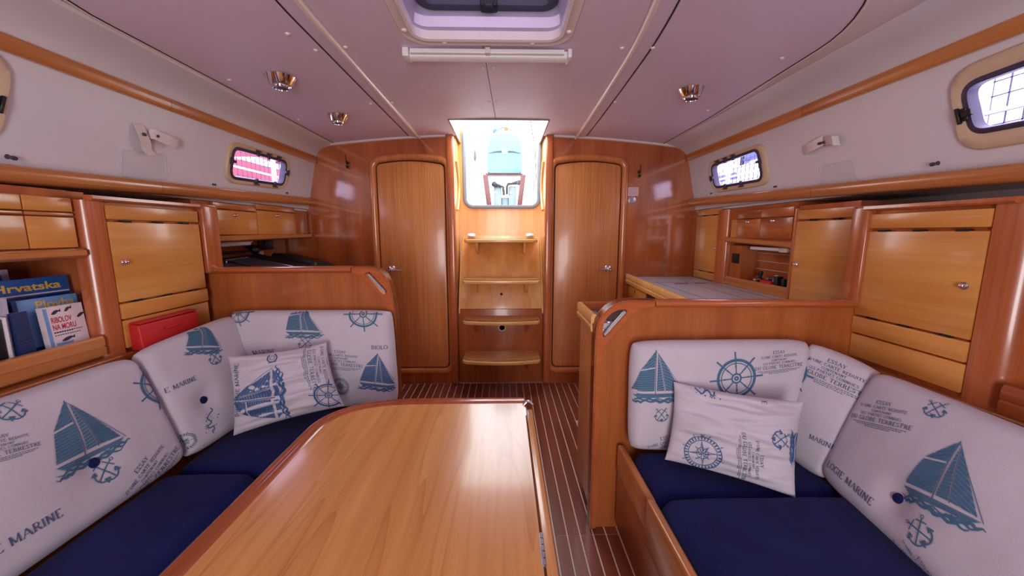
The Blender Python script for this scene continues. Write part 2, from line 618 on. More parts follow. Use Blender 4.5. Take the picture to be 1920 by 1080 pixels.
# ---- curved side walls, one window plate and a cove each
WIN = {(-1, 'aft'): ([(1.952, .066), (2.478, .086), (2.482, .284), (1.958, .274)], [(1.985, .090), (2.452, .110), (2.458, .262), (1.988, .248)]),
       (1, 'aft'): ([(1.990, .066), (2.520, .076), (2.540, .278), (2.000, .290)], [(2.040, .094), (2.500, .106), (2.512, .256), (2.050, .266)])}
for s in (-1, 1):
    d = -.05 if s < 0 else 0
    WIN[(s, 'fore')] = ([(.46, .040), (1.165 + d, .055), (1.190 + d, .300), (.46, .335)], [(.50, .085), (1.135 + d, .104), (1.158 + d, .252), (.50, .285)])
    WIN[(s, 'bow')] = ([(-.80, .040), (-.05, .040), (-.05, .320), (-.80, .320)], [(-.76, .08), (-.09, .08), (-.09, .28), (-.76, .28)])
for s in (-1, 1):
    w = MB()
    holes = [rpoly(WIN[(s, k)][1], .045) for k in ('aft', 'fore', 'bow')]
    w.plate([(-1.0, -.02), (YB, -.02), (YB, .352), (-1.0, .352)], wp(s, 0, 0), (0, 1, 0), (s * EW[0], 0, EW[1]), wp(s, 0, 0, -.03) - wp(s, 0, 0), holes)
    cv = [(1.345, 1.70), (1.338, 1.722), (1.318, 1.748), (1.285, 1.770), (1.25, 1.784), (1.222 if s < 0 else 1.20, 1.792 if s < 0 else 1.796), (1.216 if s < 0 else 1.170, 1.803 if s < 0 else 1.806)]
    prof = [(x, z) for x, z in cv] + [(x + .012, z + .015) for x, z in reversed(cv)]
    w.sweep([(s * x, z) for x, z in prof], [(0, -1.0, 0), (0, YB, 0)], (1, 0, 0), (0, 0, 1))
    w.box(*sorted((s * 1.36, s * 1.38)), -1.0, 2.83, 1.69, 1.94)
    w.box(*sorted((s * 1.436, s * 1.82)), -1.0, YB, 1.325, 1.338)
    w.box(*sorted((s * 1.82, s * 1.84)), -1.9, YB, 0, 1.338)
    w.build('wall_%s' % ('left' if s < 0 else 'right'), LINER, smooth=40, kind='structure', label='white moulded cabin side on the %s side' % ('chart-table', 'galley')[s > 0])

wn = 1


def window(s, key, clips, lab):
    global wn
    wn += 1
    out, inn = WIN[(s, key)]
    c = wp(s, (out[0][0] + out[1][0]) / 2, 0)
    w = thing('window_%d' % wn, c, lab, 'window', kind='structure')
    o2 = rpoly(out, .075, 8)
    i2 = rpoly(inn, .045, 8)
    if s > 0:
        o2, i2 = o2[::-1], i2[::-1]
    n = wp(s, 0, 0, 1) - wp(s, 0, 0)
    m = len(o2)
    f = MB()
    rings = []
    for (lp, off, h) in ((o2, 0, 0), (o2, 0, .007), (o2, .12, .013), (o2, .7, .013), (o2, 1.0, .006), (o2, 1.0, -.03)):
        rings.append([wp(s, a[0] + (b[0] - a[0]) * off, a[1] + (b[1] - a[1]) * off, h) for a, b in zip(o2, i2)])
    for q in rings:
        f.v += q
    for j in range(len(rings) - 1):
        for i in range(m):
            i2_ = (i + 1) % m
            f.f.append((j * m + i, j * m + i2_, (j + 1) * m + i2_, (j + 1) * m + i))
    f.build('window_frame', CREAM, w, smooth=50)
    MB().ribbon([wp(s, a, b) for a, b in i2], [(.004, -.02), (.004, .010), (-.001, .014), (-.011, .012), (-.013, .004), (-.013, -.02)], True, n).build('gasket', GASKET, w, smooth=50)
    MB().plate(i2, wp(s, 0, 0, -.012), (0, 1, 0), (s * EW[0], 0, EW[1]), n * -.004).build('pane', G_PANE, w)
    cy = sum(p[0] for p in inn) / 4
    ct = sum(p[1] for p in inn) / 4
    for (side, f_) in clips:
        bl, br, tr, tl = [Vector(p) for p in inn]
        a, b = {'t': (tl, tr), 'b': (bl, br), 'l': (bl, tl), 'r': (br, tr)}[side]
        p = a.lerp(b, f_)
        dr = (b - a).normalized()
        nr = Vector((-dr.y, dr.x))
        if (Vector((cy, ct)) - p).dot(nr) > 0:
            nr = -nr
        sc = 1.25 if key == 'fore' else 1.0
        D = wp(s, dr.x, dr.y) - wp(s, 0, 0)
        N2 = wp(s, nr.x, nr.y) - wp(s, 0, 0)
        c0 = wp(s, p.x, p.y, .014)
        q = MB()
        q.obox(c0 + N2 * .006, D * .015 * sc, N2 * .010 * sc, n * .005)
        q.obox(c0 - N2 * .008 + n * .003, D * .007 * sc, N2 * .010 * sc, n * .006)
        q.obox(c0 + N2 * .012 + n * .006, D * .019 * sc, N2 * .004, n * .005)
        q.build('clip', BLACKP if key != 'aft' else GREYP, w, bevel=.0015, seg=1)
    return w


window(-1, 'aft', [('l', .55), ('r', .55), ('b', .42), ('b', .78), ('t', .38), ('t', .58), ('t', .78)], 'small side window above the chart-table lockers, red boat behind netting')
window(1, 'aft', [('l', .6), ('r', .45), ('b', .38), ('b', .72), ('t', .45), ('t', .62), ('t', .8)], 'small side window above the galley lockers')
window(1, 'fore', [('r', .42), ('t', .72), ('b', .3), ('l', .5)], 'large side window cut off by the right picture edge')
window(-1, 'fore', [('r', .42), ('t', .72), ('b', .3), ('l', .5)], 'large side window cut off by the left picture edge')
for s in (-1, 1):
    window(s, 'bow', [('b', .3), ('b', .7)], 'large fore side window on the %s side' % ('settee', 'galley')[s > 0])

# ---- wooden lips under the side walls and slim wooden rails above the windows
LIP = [(-.002, -.026), (.030, -.026), (.043, -.020), (.050, -.006), (.050, .010), (.042, .022), (.028, .026), (-.002, .026)]
tn = 2
for s, yj in ((-1, 1.568), (1, 1.686)):
    for (a, b) in ((-1.0, yj - .0012), (yj + .0012, YB - .002)):
        tn += 1
        zz = lambda y: 1.334 + (1.394 - 1.334) * (y - 1.1) / 1.7 if y > .3 else 1.306
        path = [(s * 1.412, a + (b - a) * i / 6, zz(a + (b - a) * i / 6)) for i in range(7)]
        MB().sweep([(x * .9, z) for x, z in LIP], path, (-s, 0, 0), (0, 0, 1)).build('trim_%d' % tn, W_TRIM, smooth=50, kind='structure',
             label='rounded wooden shelf edge %s window of the %s side' % (('under the large', 'under the small')[a > 0], ('settee and chart-table', 'galley')[s > 0]))
    yj2 = yj + .05
    for (a, b) in ((-1.0, yj2 - .0012), (yj2 + .0012, YB - .015)):
        tn += 1
        tt = .345 if s < 0 else .372
        path = [(0, a, 0), (0, b, 0)]
        p0 = wp(s, 0, .352, 0)
        up = V(s * EW[0], 0, EW[1])
        prof = [(0, -.026), (.013, -.024), (.016, -.018), (.016, .014), (.012, .020), (0, .021)]
        pp = [wp(s, y, tt - .02 + (.012 if y > 0 else 0) * (y / 2.8)) for y in (a, (a + b) / 2, b)]
        MB().sweep(prof, pp, (-s * EW[1], 0, EW[0]), up).build('trim_%d' % tn, W_TRIM, smooth=40, kind='structure',
             label='slim wooden batten above the %s window of the %s side' % (('large', 'small')[a > 0], ('settee and chart-table', 'galley')[s > 0]))

# ---- ceiling: roof shell, two centre panels, two side panels, moulded beams and their beads
HX = (-.318, .205)
HY = (.95, 1.462)
CX = (-.343, .284)
CY = 2.428
roof = MB()
roof.plate([(-1.4, -1.9), (1.4, -1.9), (1.4, 3.12), (CX[1], 3.12), (CX[1], CY), (CX[0], CY), (CX[0], 3.12), (-1.4, 3.12)], (0, 0, 1.90), (1, 0, 0), (0, 1, 0), (0, 0, .035),
           [rrect(HX[0], HX[1], HY[0], HY[1], .05), rrect(HX[0], HX[1], -.70, -.15, .05)])
cl = roof.build('ceiling', VINYL, origin=(0, 0, 0), smooth=20, kind='structure', label='lilac-white vinyl cabin ceiling')


def bl(y):     # inner bead of the beam on the chart-table side
    return -.604 + .025 * min(1.5, max(0, (1.32 - y) / .3) ** 2)


def br(y):     # inner bead of the beam on the galley side
    return .52 - .030 * min(1.6, (2.8 - y) / 1.2) ** 1.5 - .02 * min(2, max(0, (1.6 - y) / .4) ** 2) if y < 2.8 else .52


def slab(x0, x1, y0, y1, mat, name, par, th=.010, skip=None, nx=8, ny=14):
    """ceiling panel whose sides follow x0(y), x1(y)"""
    m = MB()
    ys = [y0 + (y1 - y0) * j / ny for j in range(ny + 1)]
    N = nx + 1
    for lay in (0, 1):
        for y in ys:
            a, b = x0(y), x1(y)
            for i in range(N):
                x = a + (b - a) * i / nx
                m.v.append(V(x, y, ceilz(x) + lay * th))
    T = N * len(ys)
    for j in range(ny):
        for i in range(nx):
            p = j * N + i
            m.f.append((p, p + 1, p + N + 1, p + N))
            m.f.append((T + p, T + p + N, T + p + N + 1, T + p + 1))
    for j in range(ny):
        for e in (0, nx):
            p = j * N + e
            m.f.append((p, p + N, p + N + T, p + T))
    for i in range(nx):
        for e in (0, ny):
            p = e * N + i
            m.f.append((p, p + 1, p + 1 + T, p + T))
    return m


xm = lambda y: -.085 + .035 * max(0, min(1, (y - 1.3) / 1.1))
gap = .0014
# centre: strips fore of, beside and aft of the deck hatches, split along the middle seam
c = []
for half in (0, 1):
    xa = (lambda y: bl(y) + .004) if half == 0 else (lambda y: xm(y) + gap)
    xb = (lambda y: xm(y) - gap) if half == 0 else (lambda y: br(y) - .004)
    m = slab(xa, xb, 1.462, CY, VINYL, '', cl)
    hx = HX[0] if half == 0 else HX[1]
    for (y0, y1) in ((.95, 1.462), (-.70, -.15)):
        if half == 0:
            q = slab(xa, lambda y: HX[0], y0, y1, VINYL, '', cl, nx=3)
        else:
            q = slab(lambda y: HX[1], xb, y0, y1, VINYL, '', cl, nx=3)
        m.add(q.v, q.f)
    for (y0, y1) in ((-1.0, -.70), (-.15, .95)):
        q = slab(xa, xb, y0, y1, VINYL, '', cl)
        m.add(q.v, q.f)
    if half == 0:
        q = slab(xa, lambda y: CX[0], CY, YB + .01, VINYL, '', cl, nx=3)
    else:
        q = slab(lambda y: CX[1], xb, CY, YB + .01, VINYL, '', cl, nx=3)
    m.add(q.v, q.f)
    m.build('centre_panel', VINYL, cl, weld=True, smooth=30)
# side panels
eL = lambda y: -1.205 if y > 1.25 else -1.205 + .10 * min(1.5, (1.25 - y) / .3) ** 2
eR = lambda y: 1.150 - .035 * max(0, (2.2 - y) / .7) - (.13 * max(0, (1.40 - y) / .35) ** 2 if y > 1.0 else .13 * 1.306)
slab(eL, lambda y: bl(y) - .070, -.95, YB - .02, VINYL, '', cl, ny=60).build('side_panel', VINYL, cl, bevel=0, smooth=40)
slab(lambda y: br(y) + .072, eR, -.95, YB - .02, VINYL, '', cl, ny=60).build('side_panel', VINYL, cl, smooth=40)
# liner the panels are let into
for s in (-1, 1):
    m = MB()
    f0 = (lambda y: -1.34) if s < 0 else (lambda y: br(y) + .03)
    f1 = (lambda y: bl(y) - .03) if s < 0 else (lambda y: 1.34)
    q = slab(f0, f1, -1.0, YB, LINER, '', cl, nx=16, ny=24)
    for p in q.v:
        p.z += .006
        if abs(p.x) > 1.2:
            p.z += .02
    m.add(q.v, q.f)
    m.build('liner_panel', MOULD, cl, smooth=40)
# seams (dark tubes standing in for shade in the panel gaps), beams and beads
for s in (-1, 1):
    fx = bl if s < 0 else br
    ys = [-1.0 + 3.80 * i / 60 for i in range(61)]
    beam = MB()
    prof = [(-.004, .004), (-.004, -.004), (.010, -.007), (.030, -.007), (.052, -.004), (.064, 0), (.064, .010)]
    beam.sweep(prof, [V(fx(y), y, ceilz(fx(y))) for y in ys], (s, 0, -.05), (0, 0, 1))
    beam.build('beam', VINYL, cl, smooth=60)
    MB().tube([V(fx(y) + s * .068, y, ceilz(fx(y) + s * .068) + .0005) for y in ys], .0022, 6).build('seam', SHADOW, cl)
    MB().tube([V(fx(y) - s * .002, y, ceilz(fx(y)) - .009) for y in ys], .0115, 12).build('bead', PIPING, cl, smooth=80)
    ex = eL if s < 0 else eR
    MB().tube([V(ex(y) + s * .004, y, ceilz(ex(y)) + .001) for y in ys if y > -.95], .005, 8).build('edge_bead', PIPING, cl, smooth=80)
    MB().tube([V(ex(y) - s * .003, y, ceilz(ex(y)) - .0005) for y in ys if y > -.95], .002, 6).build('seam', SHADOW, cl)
# caps along the aft bulkhead
for (a, b) in ((-1.27, -.415), (.358, 1.24)):
    MB().sweep([(0, 0), (.018, 0), (.022, .006), (.022, .02), (0, .02)], [V(a + (b - a) * i / 10, YB, ceilz(a + (b - a) * i / 10) - .012) for i in range(11)], (0, -1, 0), (0, 0, 1)) \
        .build('aft_moulding', MOULD, cl, smooth=60)
# lining of the sliding-hatch opening
for (a, b, c_, d_) in ((CX[0] - .001, CX[0] + .007, CY, 3.10), (CX[1] - .007, CX[1] + .001, CY, 3.10), (CX[0], CX[1], CY - .001, CY + .007)):
    MB().box(a, b, c_, d_, 1.858, 1.942).build('hatch_lining', GARN, cl, bevel=.002, seg=1)
# screw caps
SCREWS = [(-.088, 1.714), (-.045, 1.714), (-.078, 2.125), (-.040, 2.125), (-.735, 1.40), (-.700, 1.52), (-.585, 1.51), (-.70, 2.10), (-.59, 2.10), (.445, 1.51), (.556, 1.495), (.583, 2.07), (1.04, 1.483), (1.08, 2.07), (-1.15, 1.70), (-1.16, 2.25)]
for x, y in SCREWS:
    MB().lathe([(.0085, .002), (.0085, -.002), (.005, -.005), (.001, -.006)], (x, y, ceilz(x)), (0, 0, 1), 12).build('screw_cap', PIPING, cl, smooth=60)

# ---- deck hatch in the ceiling
for k, (y0, y1) in enumerate((HY, (-.70, -.15))):
    hz = ceilz(0)
    h = thing('deck_hatch', (-.055, (y0 + y1) / 2, hz), ('deck hatch in the ceiling above the saloon table, edge cut off by the picture', 'fore deck hatch behind the saloon table')[k], 'hatch')
    lo = rrect(HX[0], HX[1], y0, y1, .055, 8)
    up_ = rrect(HX[0] + .012, HX[1] - .012, y0 + .012, y1 + .045 if k == 0 else y1, .055, 8)
    m = MB()
    n = len(lo)
    m.v += [V(x, y, hz - .003) for x, y in lo] + [V(x, y, 1.985) for x, y in up_]
    m.f += [(i, (i + 1) % n, n + (i + 1) % n, n + i) for i in range(n)]
    m.build('garboard', GARB, h, smooth=60)
    MB().ribbon([V(x, y, hz - .002) for x, y in reversed(lo)], [(-.004, -.02), (-.003, .008), (.006, .012), (.012, .007), (.028, .007), (.036, .010), (.042, .004), (.042, -.01)], True, (0, 0, -1)).build('hatch_trim', MOULD, h, smooth=50)
    MB().ribbon([V(x, y, 1.985) for x, y in reversed(up_)], [(.012, -.01), (.012, .004), (-.010, .012), (-.030, .004), (-.032, -.02)], True, (0, 0, -1)).build('hatch_frame', GREYP, h, smooth=50)
    MB().plate(up_, (0, 0, 2.012), (1, 0, 0), (0, 1, 0), (0, 0, .008)).build('pane', G_HATCH, h)
    yy = y1 + .045 if k == 0 else y1
    q = MB().box(-.083, -.022, yy - .052, yy + .008, 1.968, 2.006)
    q.box(-.07, -.035, yy - .075, yy - .03, 1.955, 1.99)
    q.build('latch_handle', BLACKP, h, bevel=.006)
    for (x, y) in ((-.215, y1 + .022), (.105, y1 + .022), (HX[0] - .022, y1 - .06), (HX[1] + .022, y1 - .06)):
        MB().lathe([(.009, 0), (.009, -.006), (.004, -.009)], (x, y, hz - .006), (0, 0, 1), 12).build('screw_cap', PIPING, h, smooth=60)
b = thing('roller_blind', (-.06, 1.55, 1.85), 'lilac-white roller blind cassette below the ceiling hatch', 'blind')
bx0, bx1 = -.374, .252
zc = ceilz(-.3) - .016
MB().sweep([(-.018, .012), (-.018, -.010), (-.010, -.016), (.012, -.016), (.018, -.010), (.018, .012)], [(bx0, 1.565, zc), (bx1, 1.565, zc)], (0, 1, 0), (0, 0, 1)).build('cassette', WHITEP, b, smooth=40)
MB().box(bx0 + .02, bx1 - .02, 1.530, 1.548, zc - .004, zc + .012).build('pull_bar', WHITEP, b, bevel=.002)
MB().box(bx0 + .02, bx1 - .02, 1.5465, 1.549, zc + .002, zc + .014).build('blind_cloth', GREYP, b)
for x in (bx0, bx1):
    MB().box(x - .008, x + .016 if x < 0 else x + .008, 1.524, 1.590, zc - .018, zc + .014).build('end_cap', WHITEP, b, bevel=.004)
MB().box(-.070, -.050, 1.522, 1.552, zc - .006, zc + .016).build('catch', MOULD, b, bevel=.003)

# ---- bow end, never in view: bulkhead with an open doorway into a white fore cabin
wf = MB().plate([(-1.84, 0), (1.84, 0), (1.84, 1.95), (-1.84, 1.95)], (0, -1.03, 0), (1, 0, 0), (0, 0, 1), (0, .03, 0), [rrect(-.35, .29, .1, 1.72, .06)])
wf.build('wall_fore', W_RED, smooth=20, kind='structure', label='varnished fore bulkhead behind the saloon')
MB().box(-1.84, 1.84, -1.95, -1.9, 0, 1.95).box(-1.86, -1.84, -1.95, -1.0, 0, 1.95).box(1.84, 1.86, -1.95, -1.0, 0, 1.95).build('wall_fore_cabin', LINER, kind='structure', label='white fore cabin behind the fore bulkhead')

# ================================================================== furniture
_P, _W = R(8.37), R(1.2)
FW = V(math.sin(_W) * math.cos(_P), math.cos(_W) * math.cos(_P), -math.sin(_P))
RT = V(math.cos(_W), -math.sin(_W), 0)
UPV = RT.cross(FW)
EYE = V(0, 0, 1.17)


def ray(u, v):
    """measured photograph position -> direction from where the photographer stood"""
    return FW + RT * ((u - 960) / 700) - UPV * ((v - 540) / 700)


def onY(u, v, y):
    d = ray(u, v)
    return EYE + d * (y / d.y)


def onX(u, v, x):
    d = ray(u, v)
    return EYE + d * (x / d.x)


def onZ(u, v, z):
    d = ray(u, v)
    return EYE + d * ((z - 1.17) / d.z)


def seen(p):
    q = Vector(p) - EYE
    z = q.dot(FW)
    return 960 + 700 * q.dot(RT) / z, 540 - 700 * q.dot(UPV) / z


def knob(mb, p, n, r=.012):
    return mb.lathe([(r, 0), (r, .003), (r * .86, .005), (r * .66, .005), (r * .64, .012), (r * .42, .015), (.001, .016)], p, n, 18)


def front(par, name, mat, s, x, y0, y1, z0, z1, th=.016, bevel=.003, sub=None):
    """flat cabinet front facing the aisle on the side s"""
    m = MB().box(*sorted((s * x, s * (x - th))), y0, y1, z0, z1)
    return m.build(name, mat, par, bevel=bevel)


def slot(par, s, x, y, z, w=.030, h=.007):
    return MB().box(*sorted((s * (x - .0165), s * (x + .004))), y - w / 2, y + w / 2, z - h / 2, z + h / 2).build('finger_slot', SHADOW, par)


# ---- ledges behind the back cushions (continuous tops)
for s, y1, z, nm in ((-1, 1.699, .762, 'settee'), (1, 1.339, .700, 'galley')):
    MB().box(*sorted((s * 1.292, s * 1.80)), -.95, y1, z - .03, z).build('wooden_ledge', W_PART, bevel=.006, seg=3,
        label='long wooden ledge behind the back cushions of the %s side' % nm, cat='ledge')

# ---- tall side cabinets above the settees
for s, y0, y1, zz, lab in ((-1, 1.277, 1.646, (.775, .872, .877, .930, .936, 1.207, 1.215, 1.262), 'wooden side cabinet beside the bookshelf, chrome knob at its fore edge'),
                           (1, .990, 1.338, (.715, .800, .806, .866, .872, 1.176, 1.186, 1.236), 'wooden side cabinet under the large window cut by the right picture edge')):
    X = 1.32
    c = thing('side_cabinet', (s * 1.5, (y0 + y1) / 2, zz[0] - .013 if s < 0 else .70), lab, 'cabinet')
    zb = .762 if s < 0 else .70
    MB().box(*sorted((s * 1.78, s * (X + .0005))), y0 - .004, y1 + (.012 if s < 0 else 0), zb, zz[7] + .012).build('body', W_RED, c)
    front(c, 'lower_panel', W_CAB, s, X, y0, y1, zz[0], zz[1])
    front(c, 'drawer_front', W_CAB, s, X, y0, y1, zz[2], zz[3], th=.020)
    d = front(c, 'door', W_CAB, s, X, y0, y1, zz[4], zz[5])
    front(c, 'top_panel', W_CAB, s, X, y0, y1, zz[6], zz[7])
    ky = y0 + .030
    knob(MB(), (s * (X - .016), ky, (zz[4] + zz[5]) / 2 + (.0 if s < 0 else -.002)), (-s, 0, 0), .0115).build('knob', CHROME, d, smooth=50, label='chrome push knob')
    for f in (.17, .5, .82):
        slot(c, s, X, y0 + (y1 - y0) * f, zz[5] + .002)
        slot(c, s, X, y0 + (y1 - y0) * f, zz[4] - .002)
    MB().sweep([(0, 0), (.024, 0), (.030, .006), (.028, .016), (0, .018)], [(s * X, y0 - .05, zz[7] + .010), (s * X, y1 + .004, zz[7] + .012)], (-s, 0, 0), (0, 0, 1)).build('cornice', W_TRIMZ, c, smooth=50)
    # broad rounded corner post at the fore end
    prof = []
    r, wd = (.052, .060) if s < 0 else (.075, .085)
    for k in range(9):
        a = R(90 * k / 8)
        prof.append((X + r - .012 - r * math.sin(a), y0 - wd + r - r * math.cos(a)))
    prof += [(X - .012, y0 - .005), (X + .042, y0 - .005), (X + .042, y0 - wd)] if s < 0 else [(X - .012, y0 - .004), (X + .05, y0 - .004), (X + .30, y0 - wd)]
    MB().plate([(s * a, b) for a, b in prof], (0, 0, zb), (1, 0, 0), (0, 1, 0), (0, 0, zz[7] + .012 - zb)).build('corner_post', W_TRIMZ, c, smooth=50)

# ---- bookshelf and the small lockers over it
s, X = -1, 1.32
c = thing('bookshelf', (-1.5, .6, .762), 'wooden bookshelf with fiddle rail holding sailing books', 'bookshelf')
MB().box(-1.78, -1.70, -.3, 1.271, .763, 1.085).build('back_board', W_DARK, c)
MB().box(-1.70, -1.332, -.3, 1.212, .763, .770).box(-1.70, -1.364, 1.212, 1.271, .763, .770).build('shelf_board', W_PART, c)
MB().sweep([(-.012, 0), (.010, 0), (.012, .024), (.006, .028), (.010, .032), (.010, .052), (.006, .062), (-.006, .064), (-.012, .058)], [(-X, -.3, .772), (-X, 1.214, .774)], (1, 0, 0), (0, 0, 1)).build('fiddle_rail', W_TRIM, c, smooth=40)
c = thing('overhead_locker', (-1.5, .6, 1.09), 'small wooden lockers over the bookshelf at the left picture edge', 'cabinet')
MB().box(-1.78, -1.352, -.3, 1.212, 1.10, 1.30).box(-1.78, -1.364, 1.212, 1.271, 1.10, 1.30).build('body', W_RED, c)
MB().sweep([(-.012, -.014), (.026, -.014), (.036, -.006), (.036, .008), (.026, .014), (-.012, .014)], [(-1.352, -.3, 1.100), (-1.352, 1.210, 1.108)], (1, 0, 0), (0, 0, 1)).build('bottom_rail', W_TRIM, c, smooth=50)
for (a, b) in ((.60, 1.085), (1.089, 1.208)):
    front(c, 'door', W_CAB, -1, 1.352, a, b, 1.126, 1.218)
    front(c, 'top_panel', W_CAB, -1, 1.352, a, b, 1.234, 1.276)
    front(c, 'batten', W_TRIM, -1, 1.352, a, b, 1.221, 1.231)

# ---- half-height partitions with rounded rails and hand-holds
def partition(name, lab, s, Y, outer_px, hole_px, brace_px, xin, ztop, zrail, zmin, chrome):
    t = thing(name, ((xin + s * 1.3) / 2, Y, 0), lab, 'partition')
    to = lambda px: [(q.x, q.z) for q in (onY(u, v, Y) for u, v in px)]
    out, hole, brace = to(outer_px), to(hole_px), to(brace_px)
    out.append((out[-1][0] + s * .004, .003))
    brace.append((brace[-1][0] + s * .004, .003))
    # panel: follows the brace, then down to the floor
    xe = out[-1][0] - s * -.012
    body = [(s * 1.80, 0), (xe, 0)] + list(reversed([(a, b) for a, b in brace])) + [(s * 1.34, brace[0][1] + .01)]
    body += [(s * 1.34, .99 if s < 0 else .86), (s * 1.80, .99 if s < 0 else .86)]
    MB().plate(body, (0, Y, 0), (1, 0, 0), (0, 0, 1), (0, .024, 0)).build('panel', W_PART, t, smooth=20)
    # hand-hold
    hh = out + list(reversed(brace))
    MB().plate(hh, (0, Y - .012, 0), (1, 0, 0), (0, 0, 1), (0, .046, 0), [hole] if s < 0 else [hole]).build('hand_hold', W_TRIMX, t, bevel=.0, smooth=45)
    # rounded nosing over the hand-hold's outer edge and the top rail
    prof = [(.006 * math.cos(R(a)) * 2.2 * 1, .027 * math.sin(R(a))) for a in range(-90, 91, 20)]
    o3 = [V(x, Y + .011, z) for x, z in out]
    n = V(0, -1, 0)
    pr = [(max(0, .014 * math.cos(R(a))), .027 * math.sin(R(a))) for a in range(-90, 91, 15)]
    pr = [((x if s > 0 else x), h) for x, h in pr]
    pth = o3 if s > 0 else list(reversed(o3))
    MB().ribbon(list(reversed(pth)), pr, False, n).build('nosing', W_TRIMX, t, smooth=60)
    # straight top rail
    x0, z0 = out[0]
    zr = (z0 + brace[0][1]) / 2
    hr = (z0 - brace[0][1]) / 2
    prr = [(.030 * math.cos(R(a)), (hr + .002) * math.sin(R(a))) for a in range(0, 360, 20)]
    MB().sweep(prr, [(x0 - s * -.003, Y + .011, zr), (s * 1.345, Y + .011, zr - .004)], (0, 1, 0), (0, 0, 1)).build('top_rail', W_TRIMX, t, smooth=60)
    # upright post at the hull end
    zt = 1.292 if s < 0 else 1.268
    MB().box(*sorted((s * 1.292, s * 1.345)), Y - .016 if s > 0 else Y - .04, Y + .05, zr - hr, zt).build('end_post', W_TRIMZ, t, bevel=.012, seg=3)
    # bright metal strip in the slot
    (p, q) = [onY(u, v, Y + .004) for u, v in chrome]
    MB().tube([p, q], .0055, 8, flat=1.8).build('metal_strip', SATIN, t, smooth=60)
    return t


partition('half_partition', 'half-height wooden partition with oval hand-hold behind the chart-table side settee', -1, 1.70,
          [(661, 499.5), (685, 499), (700, 500.5), (712, 505), (724, 515), (732, 530), (737, 550), (741, 573), (744, 597)],
          [(686, 511), (694, 509), (727, 544), (726, 551), (719, 552), (686, 515)],
          [(661, 511), (672, 513), (690, 527), (712, 551), (724, 567), (731, 585), (732, 597)],
          -.5, 1.0, 1.0, 0, [(691, 514), (722, 547)])
partition('half_partition', 'half-height wooden partition with D-shaped hand-hold between galley and settee', 1, 1.34,
          [(1226, 562.5), (1180, 561.5), (1166, 563), (1152, 568), (1139, 576), (1128, 587), (1120, 600), (1116, 615), (1114, 635), (1113, 660)],
          [(1171, 578.5), (1158, 580), (1146, 585.5), (1137, 594), (1131.5, 604), (1128.5, 618), (1128, 625), (1130, 630.5), (1134.5, 630), (1174, 586), (1174, 581)],
          [(1226, 576), (1205, 576.5), (1194, 580), (1180, 592), (1160, 615), (1143, 634), (1130, 648), (1126, 660)],
          .33, .92, .92, 0, [(1133, 628), (1172, 584)])

# ---- chart-table corner
c = thing('overhead_locker', (-1.55, 2.25, 1.13), 'overhead wooden locker with two flap doors above the chart table', 'cabinet')
X = 1.432
MB().box(-1.78, -X, 1.775, 2.785, 1.16, 1.322).build('body', W_RED, c)
MB().sweep([(-.012, -.016), (.020, -.016), (.030, -.008), (.030, .008), (.020, .016), (-.012, .016)], [(-X, 1.775, 1.139), (-X, 2.785, 1.152)], (1, 0, 0), (0, 0, 1)).build('bottom_rail', W_TRIM, c, smooth=50)
for (a, b, z1, kn) in ((1.885, 2.205, 1.285, 2.03), (2.212, 2.600, 1.300, 2.40)):
    d = front(c, 'door', W_CAB, -1, X, a, b, 1.162, z1)
    knob(MB(), (-X + .016, kn, z1 - .022), (1, 0, 0), .010).build('knob', CHROME, d, smooth=50)
    front(c, 'top_panel', W_TRIM, -1, X, a, b, z1 + .006, z1 + .036)
front(c, 'filler_panel', W_PART, -1, X, 2.604, 2.72, 1.166, 1.306)
front(c, 'filler_panel', W_CAB, -1, X, 1.78, 1.88, 1.160, 1.285)
MB().box(-1.78, -1.60, 1.775, 2.785, .80, 1.16).build('nook_back', W_PART, c)
ct = thing('chart_table', (-1.3, 2.25, 0), 'wooden chart table hidden behind the settee partition', 'table')
MB().box(-1.598, -.98, 1.742, 2.60, .80, .828).build('table_top', W_CAB, ct, bevel=.006)
MB().box(-1.598, -1.05, 1.742, 2.55, 0, .80).build('body', W_PART, ct)
l = thing('strip_light', (-1.46, 2.05, 1.115), 'slim white strip light under the chart-table locker', 'lamp')
MB().tube([(-1.47, 1.90, 1.108), (-1.47, 2.20, 1.112)], .011, 10).build('diffuser', WHITEP, l, smooth=60)
MB().box(-1.485, -1.455, 1.89, 2.21, 1.117, 1.124).build('mount', WHITEP, l, bevel=.002)
# radio console, mouse-black case and cable
c = thing('instrument_console', (-1.35, 2.1, .83), 'black instrument console with steel-edged panels on the chart table', 'console')
a0, a1 = V(-1.56, 1.78, 1.0), V(-1.50, 2.42, 1.045)
m = MB().hexa([V(-1.56, 1.78, .83), V(-1.12, 1.78, .83), V(-1.12, 2.40, .83), V(-1.56, 2.40, .83), V(-1.56, 1.78, 1.025), V(-1.12, 1.78, .945), V(-1.12, 2.40, .945), V(-1.56, 2.40, 1.045)])
m.build('case', BLACKP, c, bevel=.008)
def con(x, y, h=0):
    t = (x + 1.56) / .44
    f = (y - 1.78) / .62
    return V(x, y, (1.025 + .02 * f) * (1 - t) + .945 * t + h)
for (y0, y1) in ((1.84, 1.99), (2.03, 2.22)):
    fr = [con(-1.50, y0, .003), con(-1.50, y1, .003), con(-1.20, y1, .003), con(-1.20, y0, .003)]
    b = MB().tube(fr, .004, 6, closed=True).build('bezel', STEEL, c)
    MB().add([p - V(0, 0, .001) for p in fr], [(0, 1, 2, 3)]).add([p - V(0, 0, .003) for p in fr], [(3, 2, 1, 0)]).build('display', GREYP, c)
for k in range(5):
    p = con(-1.46 + .0, 1.87 + .03 * k, .004)
    MB().lathe([(.006, 0), (.005, .008), (.001, .009)], p, (0, 0, 1), 10).build('button', STEEL, c, smooth=50)
